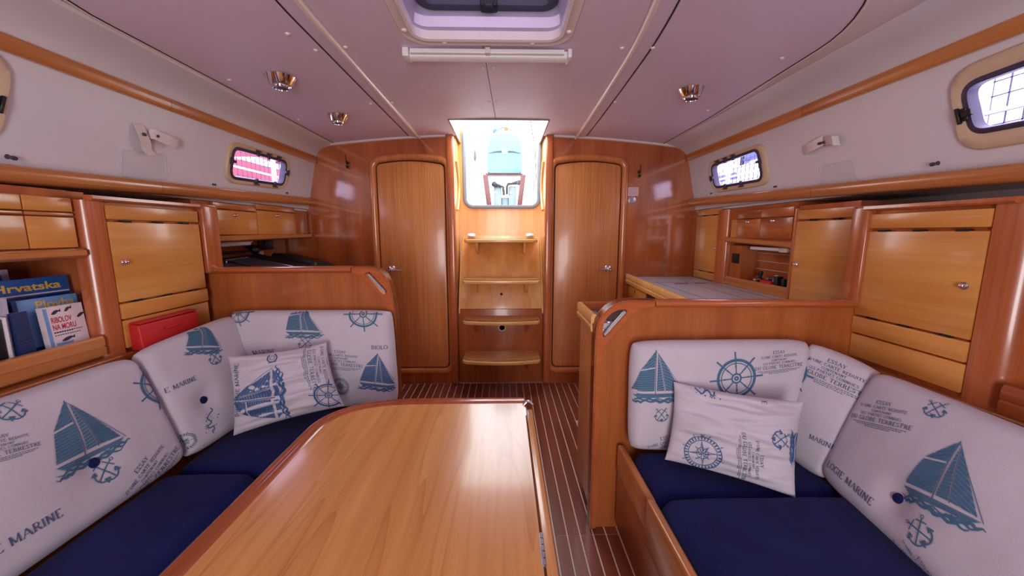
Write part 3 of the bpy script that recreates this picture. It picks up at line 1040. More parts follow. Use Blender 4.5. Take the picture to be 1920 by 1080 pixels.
c = tag(MB().hexa([V(-1.50, 2.42, .83), V(-1.18, 2.42, .83), V(-1.18, 2.72, .83), V(-1.50, 2.72, .83), V(-1.50, 2.43, 1.048), V(-1.22, 2.43, .99), V(-1.22, 2.66, .965), V(-1.48, 2.64, 1.035)]).build('laptop_bag', BLACKP, bevel=.02, seg=3),
        'black bag beside the instrument console on the chart table', 'bag')
c = thing('power_outlet', (-1.60, 2.5, 1.05), 'black twin socket panel on the chart-table nook wall', 'socket')
MB().box(-1.5995, -1.585, 2.47, 2.62, 1.06, 1.135).build('plate', BLACKP, c, bevel=.004)
MB().lathe([(.022, 0), (.024, .006), (.020, .010), (.012, .010), (.012, .002)], (-1.585, 2.545, 1.097), (1, 0, 0), 16).build('socket_ring', GREYP, c, smooth=50)
m = MB().lathe([(.028, 0), (.030, .006), (.024, .012), (.010, .016)], (-1.60, 2.38, 1.098), (1, 0, 0), 16)
tag(m.build('round_gauge', BLACKP, smooth=50), 'round black gauge beside the socket panel over the chart table', 'gauge')
tag(MB().box(-1.602, -1.596, 2.46, 2.52, 1.0, 1.052).build('paper_label', WHITEP), 'small white label under the black socket panel', 'label')
c = thing('handset', (-1.52, 2.30, 1.04), 'black radio handset with coiled cable behind the instrument console', 'handset')
MB().lathe([(.016, 0), (.028, .01), (.030, .03), (.018, .045)], (-1.55, 2.33, 1.056), (.6, .2, .5), 14).build('body', BLACKP, c, smooth=60)
MB().tube([(-1.54, 2.32, 1.062), (-1.56, 2.15, 1.060), (-1.565, 2.0, 1.055), (-1.565, 1.82, 1.048)], .007, 8).build('cable', BLACKP, c, smooth=60)

# ---- galley: worktop, return counter, lockers
ZW, ZF = .842, .866
c = thing('galley_counter', (1.2, 2.2, 0), 'galley counter with grey worktop along the hull below the small window', 'counter')
MB().hexa([V(.90, 1.66, 0), V(1.78, 1.66, 0), V(1.78, 2.80, 0), V(.965, 2.80, 0), V(.90, 1.66, ZW - .03), V(1.78, 1.66, ZW - .03), V(1.78, 2.80, ZW - .03), V(.965, 2.80, ZW - .03)]).build('body', W_PART, c)
w = MB().hexa([V(.86, 1.66, ZW - .03), V(1.44, 1.66, ZW - .03), V(1.44, 2.80, ZW - .03), V(.94, 2.80, ZW - .03), V(.86, 1.66, ZW), V(1.44, 1.66, ZW), V(1.44, 2.80, ZW), V(.94, 2.80, ZW)]).build('worktop', COUNTER, c)
pr = [(0, -.045), (.020, -.045), (.024, -.024), (.020, -.018), (.022, -.012), (.022, .016), (.016, .024), (.006, .024), (0, .018)]
MB().sweep([(a, b) for a, b in pr], [(.870, 1.675, ZW), (.945, 2.80, ZW)], (-1, .08, 0), (0, 0, 1)).build('fiddle_rail', W_STEP, c, smooth=40)
fx = lambda y: .842 + (y - 1.6) * .0667
for (y0, y1, z0, z1, nm) in ((2.36, 2.78, .70, .788, 'drawer'), (2.36, 2.78, .54, .692, 'drawer')):
    d = MB().hexa([V(fx(y0) + .02, y0, z0), V(fx(y0) + .07, y0, z0), V(fx(y1) + .07, y1, z0), V(fx(y1) + .02, y1, z0), V(fx(y0) + .02, y0, z1), V(fx(y0) + .07, y0, z1), V(fx(y1) + .07, y1, z1), V(fx(y1) + .02, y1, z1)]).build(nm, W_CAB, c, bevel=.003)
    MB().lathe([(.010, 0), (.010, .004), (.004, .005)], (fx(2.6) + .021, 2.6, z1 - .03), (-1, .07, 0), 12).build('lock', BRASS, d, smooth=40)
MB().hexa([V(fx(1.9) + .02, 1.9, .45), V(fx(1.9) + .08, 1.9, .45), V(fx(2.34) + .08, 2.34, .45), V(fx(2.34) + .02, 2.34, .45), V(fx(1.9) + .02, 1.9, .79), V(fx(1.9) + .08, 1.9, .79), V(fx(2.34) + .08, 2.34, .79), V(fx(2.34) + .02, 2.34, .79)]).build('oven_front', BLACKP, c, bevel=.004)
for (p, q) in (((.91, 2.47), (1.40, 2.47)), ((1.02, 1.68), (1.02, 2.468)), ((1.22, 1.68), (1.22, 2.468)), ((1.36, 1.68), (1.36, 2.468))):
    dx, dy = (.0, .0012) if p[1] == q[1] else (.0012, 0)
    MB().box(p[0] - dx, q[0] + dx, p[1] - dy, q[1] + dy, ZW - .001, ZW + .0008).build('lid_seam', GREYP, w)
for (x, y) in ((1.16, 2.40), (1.30, 2.42)):
    MB().plate(rrect(x - .045, x + .045, y - .012, y + .012, .011), (0, 0, ZW), (1, 0, 0), (0, 1, 0), (0, 0, .0012)).build('finger_pull', BLACKP, w)

c = thing('sink_counter', (.66, 1.5, 0), 'return counter with pale side panel and sink behind the galley partition', 'counter')
x0, x1, y0, y1 = .335, .855, 1.378, 1.645
MB().box(x0 + .008, x1, y0, y1 - .008, 0.06, ZW - .03).build('body', W_DOOR, c, bevel=.004)
MB().box(x0 + .03, x1, y0, y1 - .03, 0, .06).build('plinth', W_RED, c)
MB().box(x0, x1, y0, y1, ZW - .035, ZW - .012).build('worktop', COUNTER, c)
for (p, q, sd) in (((x0, y0, ZW), (x0, y1, ZW), (-1, 0, 0)), ((x0 - .0, y1, ZW), (x1 - .02, y1, ZW), (0, 1, 0))):
    MB().sweep([(a - .016, b) for a, b in pr], [p, q], sd, (0, 0, 1)).build('fiddle_rail', W_STEP if sd[0] else W_TRIMX, c, smooth=40)
k = MB().plate(rrect(.375, .62, 1.385, 1.615, .03), (0, 0, ZW - .012), (1, 0, 0), (0, 1, 0), (0, 0, .004)).build('sink_rim', STEEL, c, bevel=.001)
MB().plate(rrect(.395, .60, 1.405, 1.595, .025), (0, 0, ZW - .008), (1, 0, 0), (0, 1, 0), (0, 0, .003)).build('sink_lid', GREYP, c)

X = 1.432
c = thing('galley_cabinet', (1.6, 2.6, ZW), 'narrow galley cabinet with rounded post against the aft bulkhead', 'cabinet')
MB().box(X, 1.78, 2.374, 2.795, ZW + .001, 1.322).build('body', W_RED, c)
front(c, 'bottom_panel', W_CAB, 1, X, 2.455, 2.752, .850, .900)
d = front(c, 'door', W_CAB, 1, X, 2.455, 2.752, .905, 1.288)
knob(MB(), (X - .016, 2.49, 1.07), (-1, 0, 0), .0105).build('knob', CHROME, d, smooth=50)
front(c, 'top_panel', W_CAB, 1, X, 2.455, 2.752, 1.294, 1.334)
for y in (2.53, 2.66):
    slot(c, 1, X, y, 1.290); slot(c, 1, X, y, .902)
prof = [(X - .03 + .035 - .035 * math.cos(R(a)), 2.372 + .035 - .035 * math.sin(R(a))) for a in range(0, 91, 15)]
MB().plate([(X - .03, 2.452)] + prof + [(1.6, 2.372), (1.6, 2.452)], (0, 0, ZW + .001), (1, 0, 0), (0, 1, 0), (0, 0, .475)).build('rounded_post', W_TRIMZ, c, smooth=50)

c = thing('overhead_locker', (1.55, 2.08, 1.10), 'figured wooden overhead locker with two knobs above the galley spice nook', 'cabinet')
MB().box(X, 1.78, 1.824, 2.368, 1.115, 1.322).build('body', W_RED, c)
MB().sweep([(-.012, -.016), (.020, -.016), (.030, -.008), (.030, .008), (.020, .016), (-.012, .016)], [(X, 1.824, 1.112), (X, 2.370, 1.130)], (-1, 0, 0), (0, 0, 1)).build('bottom_rail', W_TRIM, c, smooth=50)
for (a, b, kn) in ((1.830, 2.065, 1.965), (2.068, 2.275, 2.17)):
    d = front(c, 'door', W_GAL, 1, X, a, b, 1.140, 1.248)
    knob(MB(), (X - .016, kn, 1.234), (-1, 0, 0), .0105).build('knob', CHROME, d, smooth=50)
    front(c, 'top_panel', W_GAL, 1, X, a, b, 1.254, 1.300)
front(c, 'filler_panel', W_CAB, 1, X, 2.279, 2.33, 1.144, 1.250)
n = thing('spice_nook', (1.55, 2.08, ZW), 'open spice nook with pale-lined slat back in the galley', 'shelf')
MB().box(1.55, 1.60, 1.824, 2.368, ZW + .001, 1.094).build('nook_back', W_DARK, n)
for k in range(5):
    z = .866 + k * .047
    MB().box(1.540, 1.5505, 1.83, 2.25, z, z + .0425 if k < 4 else 1.092).build('slat', W_PART, n, bevel=.001, seg=1)
MB().box(1.544, 1.5502, 1.83, 2.25, .87, 1.09).build('inlay', CAULK, n)
MB().box(1.446, 1.55, 2.25, 2.366, ZW + .001, 1.094).build('side_panel', W_PART, n)
MB().box(1.446, 1.55, 1.824, 2.25, ZW + .001, .861).build('shelf_board', W_PART, n)
MB().sweep([(-.012, 0), (.010, 0), (.012, .022), (.007, .026), (.010, .030), (.010, .046), (.004, .054), (-.008, .054), (-.012, .05)], [(X, 1.826, ZW + .001), (X, 2.370, ZW + .001)], (-1, 0, 0), (0, 0, 1)).build('fiddle_rail', W_TRIM, n, smooth=40)
m = MB().box(1.434, 1.4455, 2.268, 2.330, .985, 1.045)
k = m.build('socket', BLACKP, bevel=.004)
tag(k, 'black wall socket in the galley beside the spice nook', 'socket')
l = thing('strip_light', (1.47, 2.02, 1.09), 'slim white strip light under the galley locker', 'lamp')
MB().plate(rrect(1.875, 2.185, -.017, .017, .014), (1.462, 0, 1.075), (0, 1, 0), (1, 0, 0), (0, 0, .018)).build('diffuser', WHITEP, l, bevel=.004)
MB().plate(rrect(1.88, 1.95, -.019, .019, .014), (1.462, 0, 1.070), (0, 1, 0), (1, 0, 0), (0, 0, .024)).build('end_cap', CAULK, l, bevel=.003)

c = thing('galley_cabinet', (1.6, 1.68, ZW), 'pale galley locker with tall door beside the spice nook', 'cabinet')
MB().box(X, 1.78, 1.50, 1.815, ZW + .001, 1.30).build('body', W_RED, c)
d = front(c, 'door', W_CAB, 1, X, 1.50, 1.805, ZW + .004, 1.226)
knob(MB(), (X - .016, 1.780, 1.02), (-1, 0, 0), .0115).build('knob', CHROME, d, smooth=50)
front(c, 'top_panel', W_CAB, 1, X, 1.50, 1.805, 1.234, 1.278)
for y in (1.59, 1.715):
    slot(c, 1, X, y, 1.230)
MB().box(X - .02, X + .005, 1.806, 1.822, ZW + .001, 1.29).build('stile', W_TRIMZ, c, bevel=.004)

# things in the spice nook
c = thing('stove_kettle', (1.52, 2.12, .862), 'small chrome pot with black knob in the spice nook', 'pot')
MB().lathe([(.038, 0), (.044, .01), (.045, .04), (.046, .043), (.040, .050), (.020, .056), (.001, .057)], (1.491, 2.13, .862), (0, 0, 1), 22).build('body', CHROME, c, smooth=50)
MB().lathe([(.006, 0), (.012, .01), (.013, .03), (.010, .034)], (1.491, 2.13, .918), (0, 0, 1), 12).build('knob', BLACKP, c, smooth=50)
MB().tube([(1.495, 2.09, .90), (1.505, 2.05, .908), (1.515, 2.01, .908)], [.006, .007, .008], 8).build('handle', BLACKP, c, smooth=50)
tag(MB().box(1.447, 1.472, 1.985, 2.070, .862, .908).build('tea_packet', RED, bevel=.003), 'red packet leaning on the spice nook rail', 'packet')
tag(MB().lathe([(.018, 0), (.018, .05), (.012, .06), (.012, .075), (.004, .076)], (1.515, 2.03, .862), (0, 0, 1), 14).build('salt_shaker', WHITEP, smooth=50), 'small white shaker in the spice nook', 'shaker')
tag(MB().box(1.450, 1.485, 1.940, 1.970, .862, .940).build('tea_tin', BLACKP, bevel=.004), 'black tin standing in the spice nook', 'tin')
tag(MB().box(1.450, 1.485, 1.890, 1.912, .862, .932).build('spice_box', BLACKP, bevel=.003), 'slim black box beside the spice bottle', 'box')
BOTR = plain('label_red', (190, 50, 40), .4, var=.1)
GREEN = plain('label_green', (60, 140, 70), .4, var=.1)
BOTW = plain('bottle_clear', (226, 220, 206), .15, var=.05)
b = thing('spice_bottle', (1.485, 1.855, .862), 'clear spice bottle with red and green label in the nook', 'bottle')
MB().lathe([(.016, 0), (.018, .004), (.018, .10), (.010, .125), (.009, .15), (.001, .152)], (1.485, 1.86, .862), (0, 0, 1), 16).build('body', BOTW, b, smooth=50)
MB().lathe([(.0186, .065), (.0186, .098)], (1.485, 1.86, .862), (0, 0, 1), 16).build('red_label', BOTR, b, smooth=50)
MB().lathe([(.0186, .01), (.0186, .05)], (1.485, 1.86, .862), (0, 0, 1), 16).build('green_label', GREEN, b, smooth=50)
MB().lathe([(.011, .145), (.011, .168), (.001, .169)], (1.485, 1.86, .862), (0, 0, 1), 12).build('cap', BOTR, b, smooth=50)

# ---- fiddle shelf past the corner post of the right-hand cabinet
f = thing('fiddle_shelf', (1.45, .6, .70), 'low wooden fiddle rail at the right picture edge', 'shelf')
MB().sweep([(-.012, 0), (.010, 0), (.012, .03), (.007, .035), (.010, .04), (.010, .066), (.004, .076), (-.008, .076), (-.012, .07)], [(1.31, .0, .702), (1.31, .902, .702)], (-1, 0, 0), (0, 0, 1)).build('fiddle_rail', W_RIM, f, smooth=40)
MB().box(1.328, 1.70, .880, .900, .701, .76).build('end_board', W_RIM, f, bevel=.003)
MB().box(1.70, 1.76, -.2, .905, .701, 1.30).build('back_board', W_RED, f)

# ---- companionway steps
c = thing('companionway_steps', (-.025, 2.8, 0), 'four pale curved companionway steps on a slanted engine cover', 'stairs')
MB().box(XL + .002, XR - .002, 2.822, 2.84, 0, .592).build('lower_panel', W_PART, c, bevel=.002)
e0, e1 = V(-.340, 2.800, .598), V(.288, 2.800, .598)
t0, t1 = V(-.335, 3.03, 1.150), V(.283, 3.03, 1.150)
dn = V(0, .018, -.006)
MB().hexa([e0, e1, e1 + dn, e0 + dn, t0, t1, t1 + dn, t0 + dn]).build('engine_cover', W_STEPZ, c, bevel=.003)
for x in (-.348, .288):
    MB().hexa([V(x, 2.80, .56), V(x + .010, 2.80, .56), V(x + .010, 3.045, .56), V(x, 3.045, .56), V(x, 2.80, .60), V(x + .010, 2.80, .60), V(x + .010, 3.045, 1.14), V(x, 3.045, 1.14)]).build('side_strip', W_STEP, c)


def tread(x0, x1, yb, yf, z, par, th=.026, r=.05, bow=.03):
    pts = [(x0, yb), (x0, yf + r + bow)]
    n = 8
    for k in range(1, n):
        a = R(90 * k / n)
        pts.append((x0 + r - r * math.cos(a), yf + bow + r - r * math.sin(a)))
    for k in range(13):
        t = k / 12
        x = x0 + r + (x1 - x0 - 2 * r) * t
        pts.append((x, yf + bow * (2 * t - 1) ** 2))
    for k in range(n - 1, 0, -1):
        a = R(90 * k / n)
        pts.append((x1 - r + r * math.cos(a), yf + bow + r - r * math.sin(a)))
    pts += [(x1, yf + r + bow), (x1, yb)]
    o = MB().plate(pts, (0, 0, z - th), (1, 0, 0), (0, 1, 0), (0, 0, th)).build('tread', W_STEP, par, bevel=.007, seg=3)
    front_ = pts[2:-2]
    for off in (.016, .036):
        g = [V(x * (1 - off * .9) - .025 * off, y + off, z + .0002) for x, y in front_ if abs(y - yf) < bow + .03]
        MB().tube(g, .0022, 6, flat=1).build('grip_line', SHADOW, o)
    return o


STEPS = [(-.305, .262, 2.825, 2.545, .262), (-.305, .262, 2.825, 2.60, .540), (-.303, .258, 2.90, 2.645, .832), (-.298, .250, 3.01, 2.76, 1.126)]
for k, (a, b, yb, yf, z) in enumerate(STEPS):
    tread(a, b, yb, yf, z, c, bow=.03 if k < 2 else .016, r=.045 if k < 2 else .03)
    for x in (a + .08, b - .105):
        y2 = yb
        MB().hexa([V(x, yf + .12 + (.0 if k else .05), z - .105), V(x + .022, yf + .12 + (.0 if k else .05), z - .105), V(x + .022, y2 - .02 if k > 1 else y2, z - .125), V(x, y2 - .02 if k > 1 else y2, z - .125),
                   V(x, yf + .05, z - .026), V(x + .022, yf + .05, z - .026), V(x + .022, y2, z - .026), V(x, y2, z - .026)]).build('bracket', W_STEPZ if k > 1 else W_PART, c, bevel=.003)
MB().lathe([(.020, 0), (.030, 0), (.031, .006), (.027, .010), (.021, .008), (.020, .002)], (-.018, 2.822, .445), (0, -1, 0), 24).build('white_grommet', CAULK, c, smooth=50)
MB().lathe([(.020, .003), (.001, .003)], (-.018, 2.822, .445), (0, -1, 0), 20).build('grommet_hole', SHADOW, c)
MB().lathe([(.010, 0), (.010, .003), (.001, .003)], (-.022, 2.84, .705), (0, -.9, .38), 16).build('finger_hole', SHADOW, c)
MB().lathe([(.05, 0), (.05, .012), (.03, .02), (.001, .02)], (-.10, 2.74, .235), (0, 0, -1), 20).build('under_step_light', CAULK, c, smooth=50)
for x in (-.262, .208):
    m = MB().plate(rrect(x - .032, x + .032, -.016, .016, .015), (0, 3.012, 1.152), (1, 0, 0), (0, .5, .86), (0, -.004, .002))
    m.build('hinge', STEEL, c, bevel=.001)
for s_, x in ((1, XL + .002), (-1, XR - .002)):
    g = MB()
    pts = [(x, 2.87 + .11 * math.sin(math.pi * k / 14), 1.34 + .36 * k / 14) for k in range(15)]
    g.tube([(p[0] + s_ * .006, p[1], p[2]) for p in pts], .012, 8, flat=.8)
    o = g.build('grab_handle', W_STEP, smooth=60)
    tag(o, 'curved pale wooden grab handle inside the companionway on the %s side' % ('chart-table' if s_ > 0 else 'galley'), 'handle')

# ================================================================== cushions
class Cushion:
    """soft block grown from its front face: corners bl, br, tr, tl seen from the front"""

    def __init__(s, bl, br, tr, tl, T, r=.05, bulge=.02, wrinkle=.002, wf=9, buttons=(), pinch=0, seed=0, sag=0, aniso=.6):
        s.c = [Vector(p) for p in (bl, br, tr, tl)]
        s.T, s.r, s.bulge, s.wr, s.wf, s.btn, s.pinch, s.seed, s.an = T, r, bulge, wrinkle, wf, buttons, pinch, seed, aniso
        bl, br, tr, tl = s.c
        s.W = ((br - bl).length + (tr - tl).length) / 2
        s.H = ((tl - bl).length + (tr - br).length) / 2
        s.N = ((br - bl) + (tr - tl)).cross((tl - bl) + (tr - br)).normalized()

    def off(s, a, b):
        da, db = min(a, 1 - a) * s.W, min(b, 1 - b) * s.H
        if s.pinch:
            ea = math.sqrt(max(0, 1 - abs(2 * a - 1) ** 2.6))
            eb = math.sqrt(max(0, 1 - abs(2 * b - 1) ** 2.6))
            return ea * eb
        f = lambda d: math.sqrt(max(0, 1 - (1 - min(d / s.r, 1)) ** 2))
        return f(da) * f(db)

    def q(s, a, b):
        bl, br, tr, tl = s.c
        return bl.lerp(br, a).lerp(tl.lerp(tr, a), b)

    def front(s, a, b):
        e = s.off(a, b)
        p = s.q(a, b)
        if not s.pinch:
            # corners of the outline rounded off
            A_, B_ = 2 * a - 1, 2 * b - 1
            k = .011 * (abs(A_) ** (6 * s.W / .5)) * (abs(B_) ** (6 * s.H / .5)) if abs(A_) < 1.2 and abs(B_) < 1.2 else 0
            p = p - (s.c[1] - s.c[0]).normalized() * math.copysign(k, A_) - (s.c[3] - s.c[0]).normalized() * math.copysign(k, B_)
        h = -s.T / 2 + s.T / 2 * e + s.bulge * math.sin(math.pi * max(0, min(1, a))) ** .8 * math.sin(math.pi * max(0, min(1, b))) ** .8
        w = noise.noise(V(a * s.W * s.wf * (.5 if s.pinch else 1), b * s.H * s.wf * s.an, s.seed)) + .5 * noise.noise(V(a * s.W * s.wf * (1.2 if s.pinch else 2.4), b * s.H * s.wf * s.an * 2.2, s.seed + 9))
        h += s.wr * w * min(1, e * 1.2)
        for (ba, bb) in s.btn:
            d2 = ((a - ba) * s.W) ** 2 + ((b - bb) * s.H) ** 2
            h -= .017 * math.exp(-d2 / .0018) + .006 * math.exp(-d2 / .012)
        if s.pinch:
            k = s.pinch
            ctr = s.q(.5, .5)
            # sides drawn in between the corners
            ax = (1 - (2 * b - 1) ** 2) * k * (2 * a - 1) * abs(2 * a - 1)
            bx = (1 - (2 * a - 1) ** 2) * k * (2 * b - 1) * abs(2 * b - 1)
            p = p - (s.c[1] - s.c[0]).normalized() * ax * s.W - (s.c[3] - s.c[0]).normalized() * bx * s.H
        return p + s.N * h

    def back(s, a, b):
        e = s.off(a, b)
        p = s.front(a, b)
        f = p - s.N * ((p - s.q(a, b)).dot(s.N))
        return f + s.N * (-s.T / 2 - s.T / 2 * e)

    def mesh(s, name, mat, parent, nu=44, nv=30):
        def sp(n):
            out = []
            for i in range(n + 1):
                t = i / n
                out.append(.5 - .5 * math.cos(math.pi * t) * (.55 + .45 * abs(math.cos(math.pi * t))) if 0 < i < n else float(i == n))
            return sorted(out)
        A, B = sp(nu), sp(nv)
        m = MB()
        idx = {}
        for lay in (0, 1):
            for j, b in enumerate(B):
                for i, a in enumerate(A):
                    edge = i in (0, nu) or j in (0, nv)
                    if lay == 1 and edge:
                        idx[(1, i, j)] = idx[(0, i, j)]
                        continue
                    idx[(lay, i, j)] = len(m.v)
                    m.v.append(s.front(a, b) if lay == 0 else s.back(a, b))
        for j in range(nv):
            for i in range(nu):
                m.f.append((idx[(0, i, j)], idx[(0, i + 1, j)], idx[(0, i + 1, j + 1)], idx[(0, i, j + 1)]))
                m.f.append((idx[(1, i, j)], idx[(1, i, j + 1)], idx[(1, i + 1, j + 1)], idx[(1, i + 1, j)]))
        return m.build(name, mat, parent, smooth=180)

    def find(s, u, v):
        """place on the front face that lies behind a measured photograph position"""
        best = None
        for i in range(-4, 37):
            for j in range(-4, 29):
                a, b = i / 32, j / 24
                x, y = seen(s.front(min(1, max(0, a)), min(1, max(0, b))) + (s.q(a, b) - s.q(min(1, max(0, a)), min(1, max(0, b)))))
                d = (x - u) ** 2 + (y - v) ** 2
                if best is None or d < best[0]:
                    best = (d, a, b)
        _, a, b = best
        f = lambda a, b: seen(s.front(min(1, max(0, a)), min(1, max(0, b))) + (s.q(a, b) - s.q(min(1, max(0, a)), min(1, max(0, b)))))
        for _ in range(8):
            x, y = f(a, b)
            h = 1e-3
            xa, ya = f(a + h, b)
            xb, yb = f(a, b + h)
            m00, m10, m01, m11 = (xa - x) / h, (ya - y) / h, (xb - x) / h, (yb - y) / h
            det = m00 * m11 - m01 * m10
            if abs(det) < 1e-6:
                break
            ex, ey = u - x, v - y
            a += max(-.1, min(.1, (m11 * ex - m01 * ey) / det))
            b += max(-.1, min(.1, (-m10 * ex + m00 * ey) / det))
        return a, b

    def decal(s, name, quads, mat, parent, base, top, width=1.0, flip=False):
        """lay flat print polygons (unit height, x to the right) on the front face; base/top: measured foot and head of the print"""
        a0, b0 = s.find(*base)
        a1, b1 = s.find(*top)
        o = Vector((a0 * s.W, b0 * s.H))
        up = Vector((a1 * s.W, b1 * s.H)) - o
        rt = Vector((up.y, -up.x)) * width
        m = MB()
        for poly in quads:
            pts = []
            ok = True
            for x, y in poly:
                q = o + rt * x + up * y
                a, b = q.x / s.W, q.y / s.H
                if not (.004 < a < .996 and .004 < b < .996):
                    ok = False
                    break
                h = 2e-3
                p = s.front(a, b)
                nn = (s.front(a + h, b) - p).cross(s.front(a, b + h) - p).normalized()
                pts.append(p + nn * .0017)
            if ok:
                m.add(pts, [tuple(range(len(pts)))])
        if m.v:
            m.build(name, mat, parent, smooth=0)


# ---- flat print drawings: lists of small polygons
def stroke(pts, w, step=.05, taper=False):
    P = []
    for (x0, y0), (x1, y1) in zip(pts, pts[1:]):
        L = math.hypot(x1 - x0, y1 - y0)
        n = max(1, int(L / step))
        for k in range(n):
            P.append((x0 + (x1 - x0) * k / n, y0 + (y1 - y0) * k / n))
    P.append(pts[-1])
    out = []
    N = len(P)
    sides = []
    for i in range(N):
        a, b = P[max(0, i - 1)], P[min(N - 1, i + 1)]
        L = math.hypot(b[0] - a[0], b[1] - a[1]) or 1
        nx, ny = -(b[1] - a[1]) / L, (b[0] - a[0]) / L
        ww = w / 2 * (1 if not taper else max(.15, math.sin(math.pi * (i + .3) / (N + .3))))
        sides.append(((P[i][0] + nx * ww, P[i][1] + ny * ww), (P[i][0] - nx * ww, P[i][1] - ny * ww)))
    for i in range(N - 1):
        out.append([sides[i][0], sides[i][1], sides[i + 1][1], sides[i + 1][0]])
    return out


def arc(cx, cy, r, a0, a1, w, n=28, ry=None):
    ry = ry or r
    return stroke([(cx + r * math.cos(R(a0 + (a1 - a0) * k / n)), cy + ry * math.sin(R(a0 + (a1 - a0) * k / n))) for k in range(n + 1)], w, 1)


def clip(poly, nx, ny, d):
    out = []
    for i in range(len(poly)):
        p, q = poly[i - 1], poly[i]
        a, b = p[0] * nx + p[1] * ny - d, q[0] * nx + q[1] * ny - d
        if (a >= 0) != (b >= 0):
            t = a / (a - b)
            out.append((p[0] + (q[0] - p[0]) * t, p[1] + (q[1] - p[1]) * t))
        if b >= 0:
            out.append(q)
    return out


def bands(poly, ang, pitch, fill=.8, cell=.09):
    c, s_ = math.cos(R(ang)), math.sin(R(ang))
    nx, ny = -s_, c
    ds = [p[0] * nx + p[1] * ny for p in poly]
    es = [p[0] * c + p[1] * s_ for p in poly]
    out = []
    d = min(ds)
    while d < max(ds):
        b = clip(clip(poly, nx, ny, d), -nx, -ny, -(d + pitch * fill))
        if len(b) > 2:
            e = min(es)
            while e < max(es):
                q = clip(clip(b, c, s_, e), -c, -s_, -(e + cell))
                if len(q) > 2:
                    out.append(q)
                e += cell
        d += pitch
    return out


def art_boat():
    o = []
    o += bands([(-.44, .20), (-.06, .20), (-.035, .64), (-.30, .60)], 4, .044, .88)
    o += bands([(-.29, .63), (-.035, .67), (-.005, .985)], 32, .048, .87)
    o += bands([(-.015, .20), (.13, .20), (.03, .93)], 12, .048, .85)
    o += bands([(.16, .20), (.45, .17), (.06, .90)], -28, .050, .88)
    o += stroke([(-.045, .12), (-.02, .66), (0, 1.0)], .014)
    o += stroke([(.15, .18), (.045, .92)], .010)
    o += stroke([(0, .98), (.52, .13)], .008)
    o += bands([(-.46, .155), (.50, .135), (.40, .075), (-.36, .065)], 0, .031, .85)
    for y, a, b in ((.04, -.50, .05), (.025, .0, .50), (.005, -.40, .25), (-.02, -.1, .42), (.06, .2, .56), (-.01, -.52, -.25)):
        pts = [(a + (b - a) * k / 12, y + .018 * math.sin(k * 1.7 + a * 9)) for k in range(13)]
        o += stroke(pts, .040, taper=True)
    return o


def art_wheel():
    o = arc(0, .5, .345, 0, 360, .05, 44) + arc(0, .5, .285, 0, 360, .016, 40) + arc(0, .5, .085, 0, 360, .03, 20) + arc(0, .5, .03, 0, 360, .03, 12)
    for k in range(8):
        a = R(45 * k + 90)
        f = lambda r: (r * math.cos(a), .5 + r * math.sin(a))
        o += stroke([f(.09), f(.36)], .020) + stroke([f(.36), f(.42), f(.50)], .030, taper=False)
        o += stroke([f(.17), f(.24)], .034, taper=True)
    return o


def art_anchor():
    o = []
    for m in (-1, 1):
        t = lambda x, y: (m * (x * .78 + (y - .5) * .62), .5 + (y - .5) * .78 - x * .62 * 1)
        o += stroke([t(0, .05), t(0, .92)], .045)
        o += stroke([t(-.20, .80), t(.20, .80)], .04)
        o += stroke([t(.27 * math.sin(R(a)), .30 - .27 * math.cos(R(a))) for a in range(-68, 69, 17)], .05)
        for e in (-1, 1):
            o += stroke([t(e * .30, .10), t(e * .27, .30), t(e * .15, .20)], .055)
        o += stroke([t(.055 * math.cos(R(a)), .97 + .055 * math.sin(R(a))) for a in range(0, 361, 45)], .025)
    return o


def art_compass():
    o = arc(0, .5, .40, 0, 360, .02, 44) + arc(0, .5, .31, 0, 360, .016, 40) + arc(0, .5, .13, 0, 360, .012, 24)
    for k in range(32):
        a = R(360 * k / 32)
        f = lambda r: (r * math.cos(a), .5 + r * math.sin(a))
        o += stroke([f(.33), f(.40)], .030)
        if k % 4 == 2:
            o += stroke([f(.42), f(.48)], .014)
    for k in range(8):
        a = R(45 * k)
        L = .30 if k % 2 == 0 else .21
        p = lambda r, d: (r * math.cos(a + d), .5 + r * math.sin(a + d))
        o.append([p(0, 0), p(.075, -.45), p(L, 0)])
        o += stroke([p(.075, .45), p(L, 0)], .012)
    return o




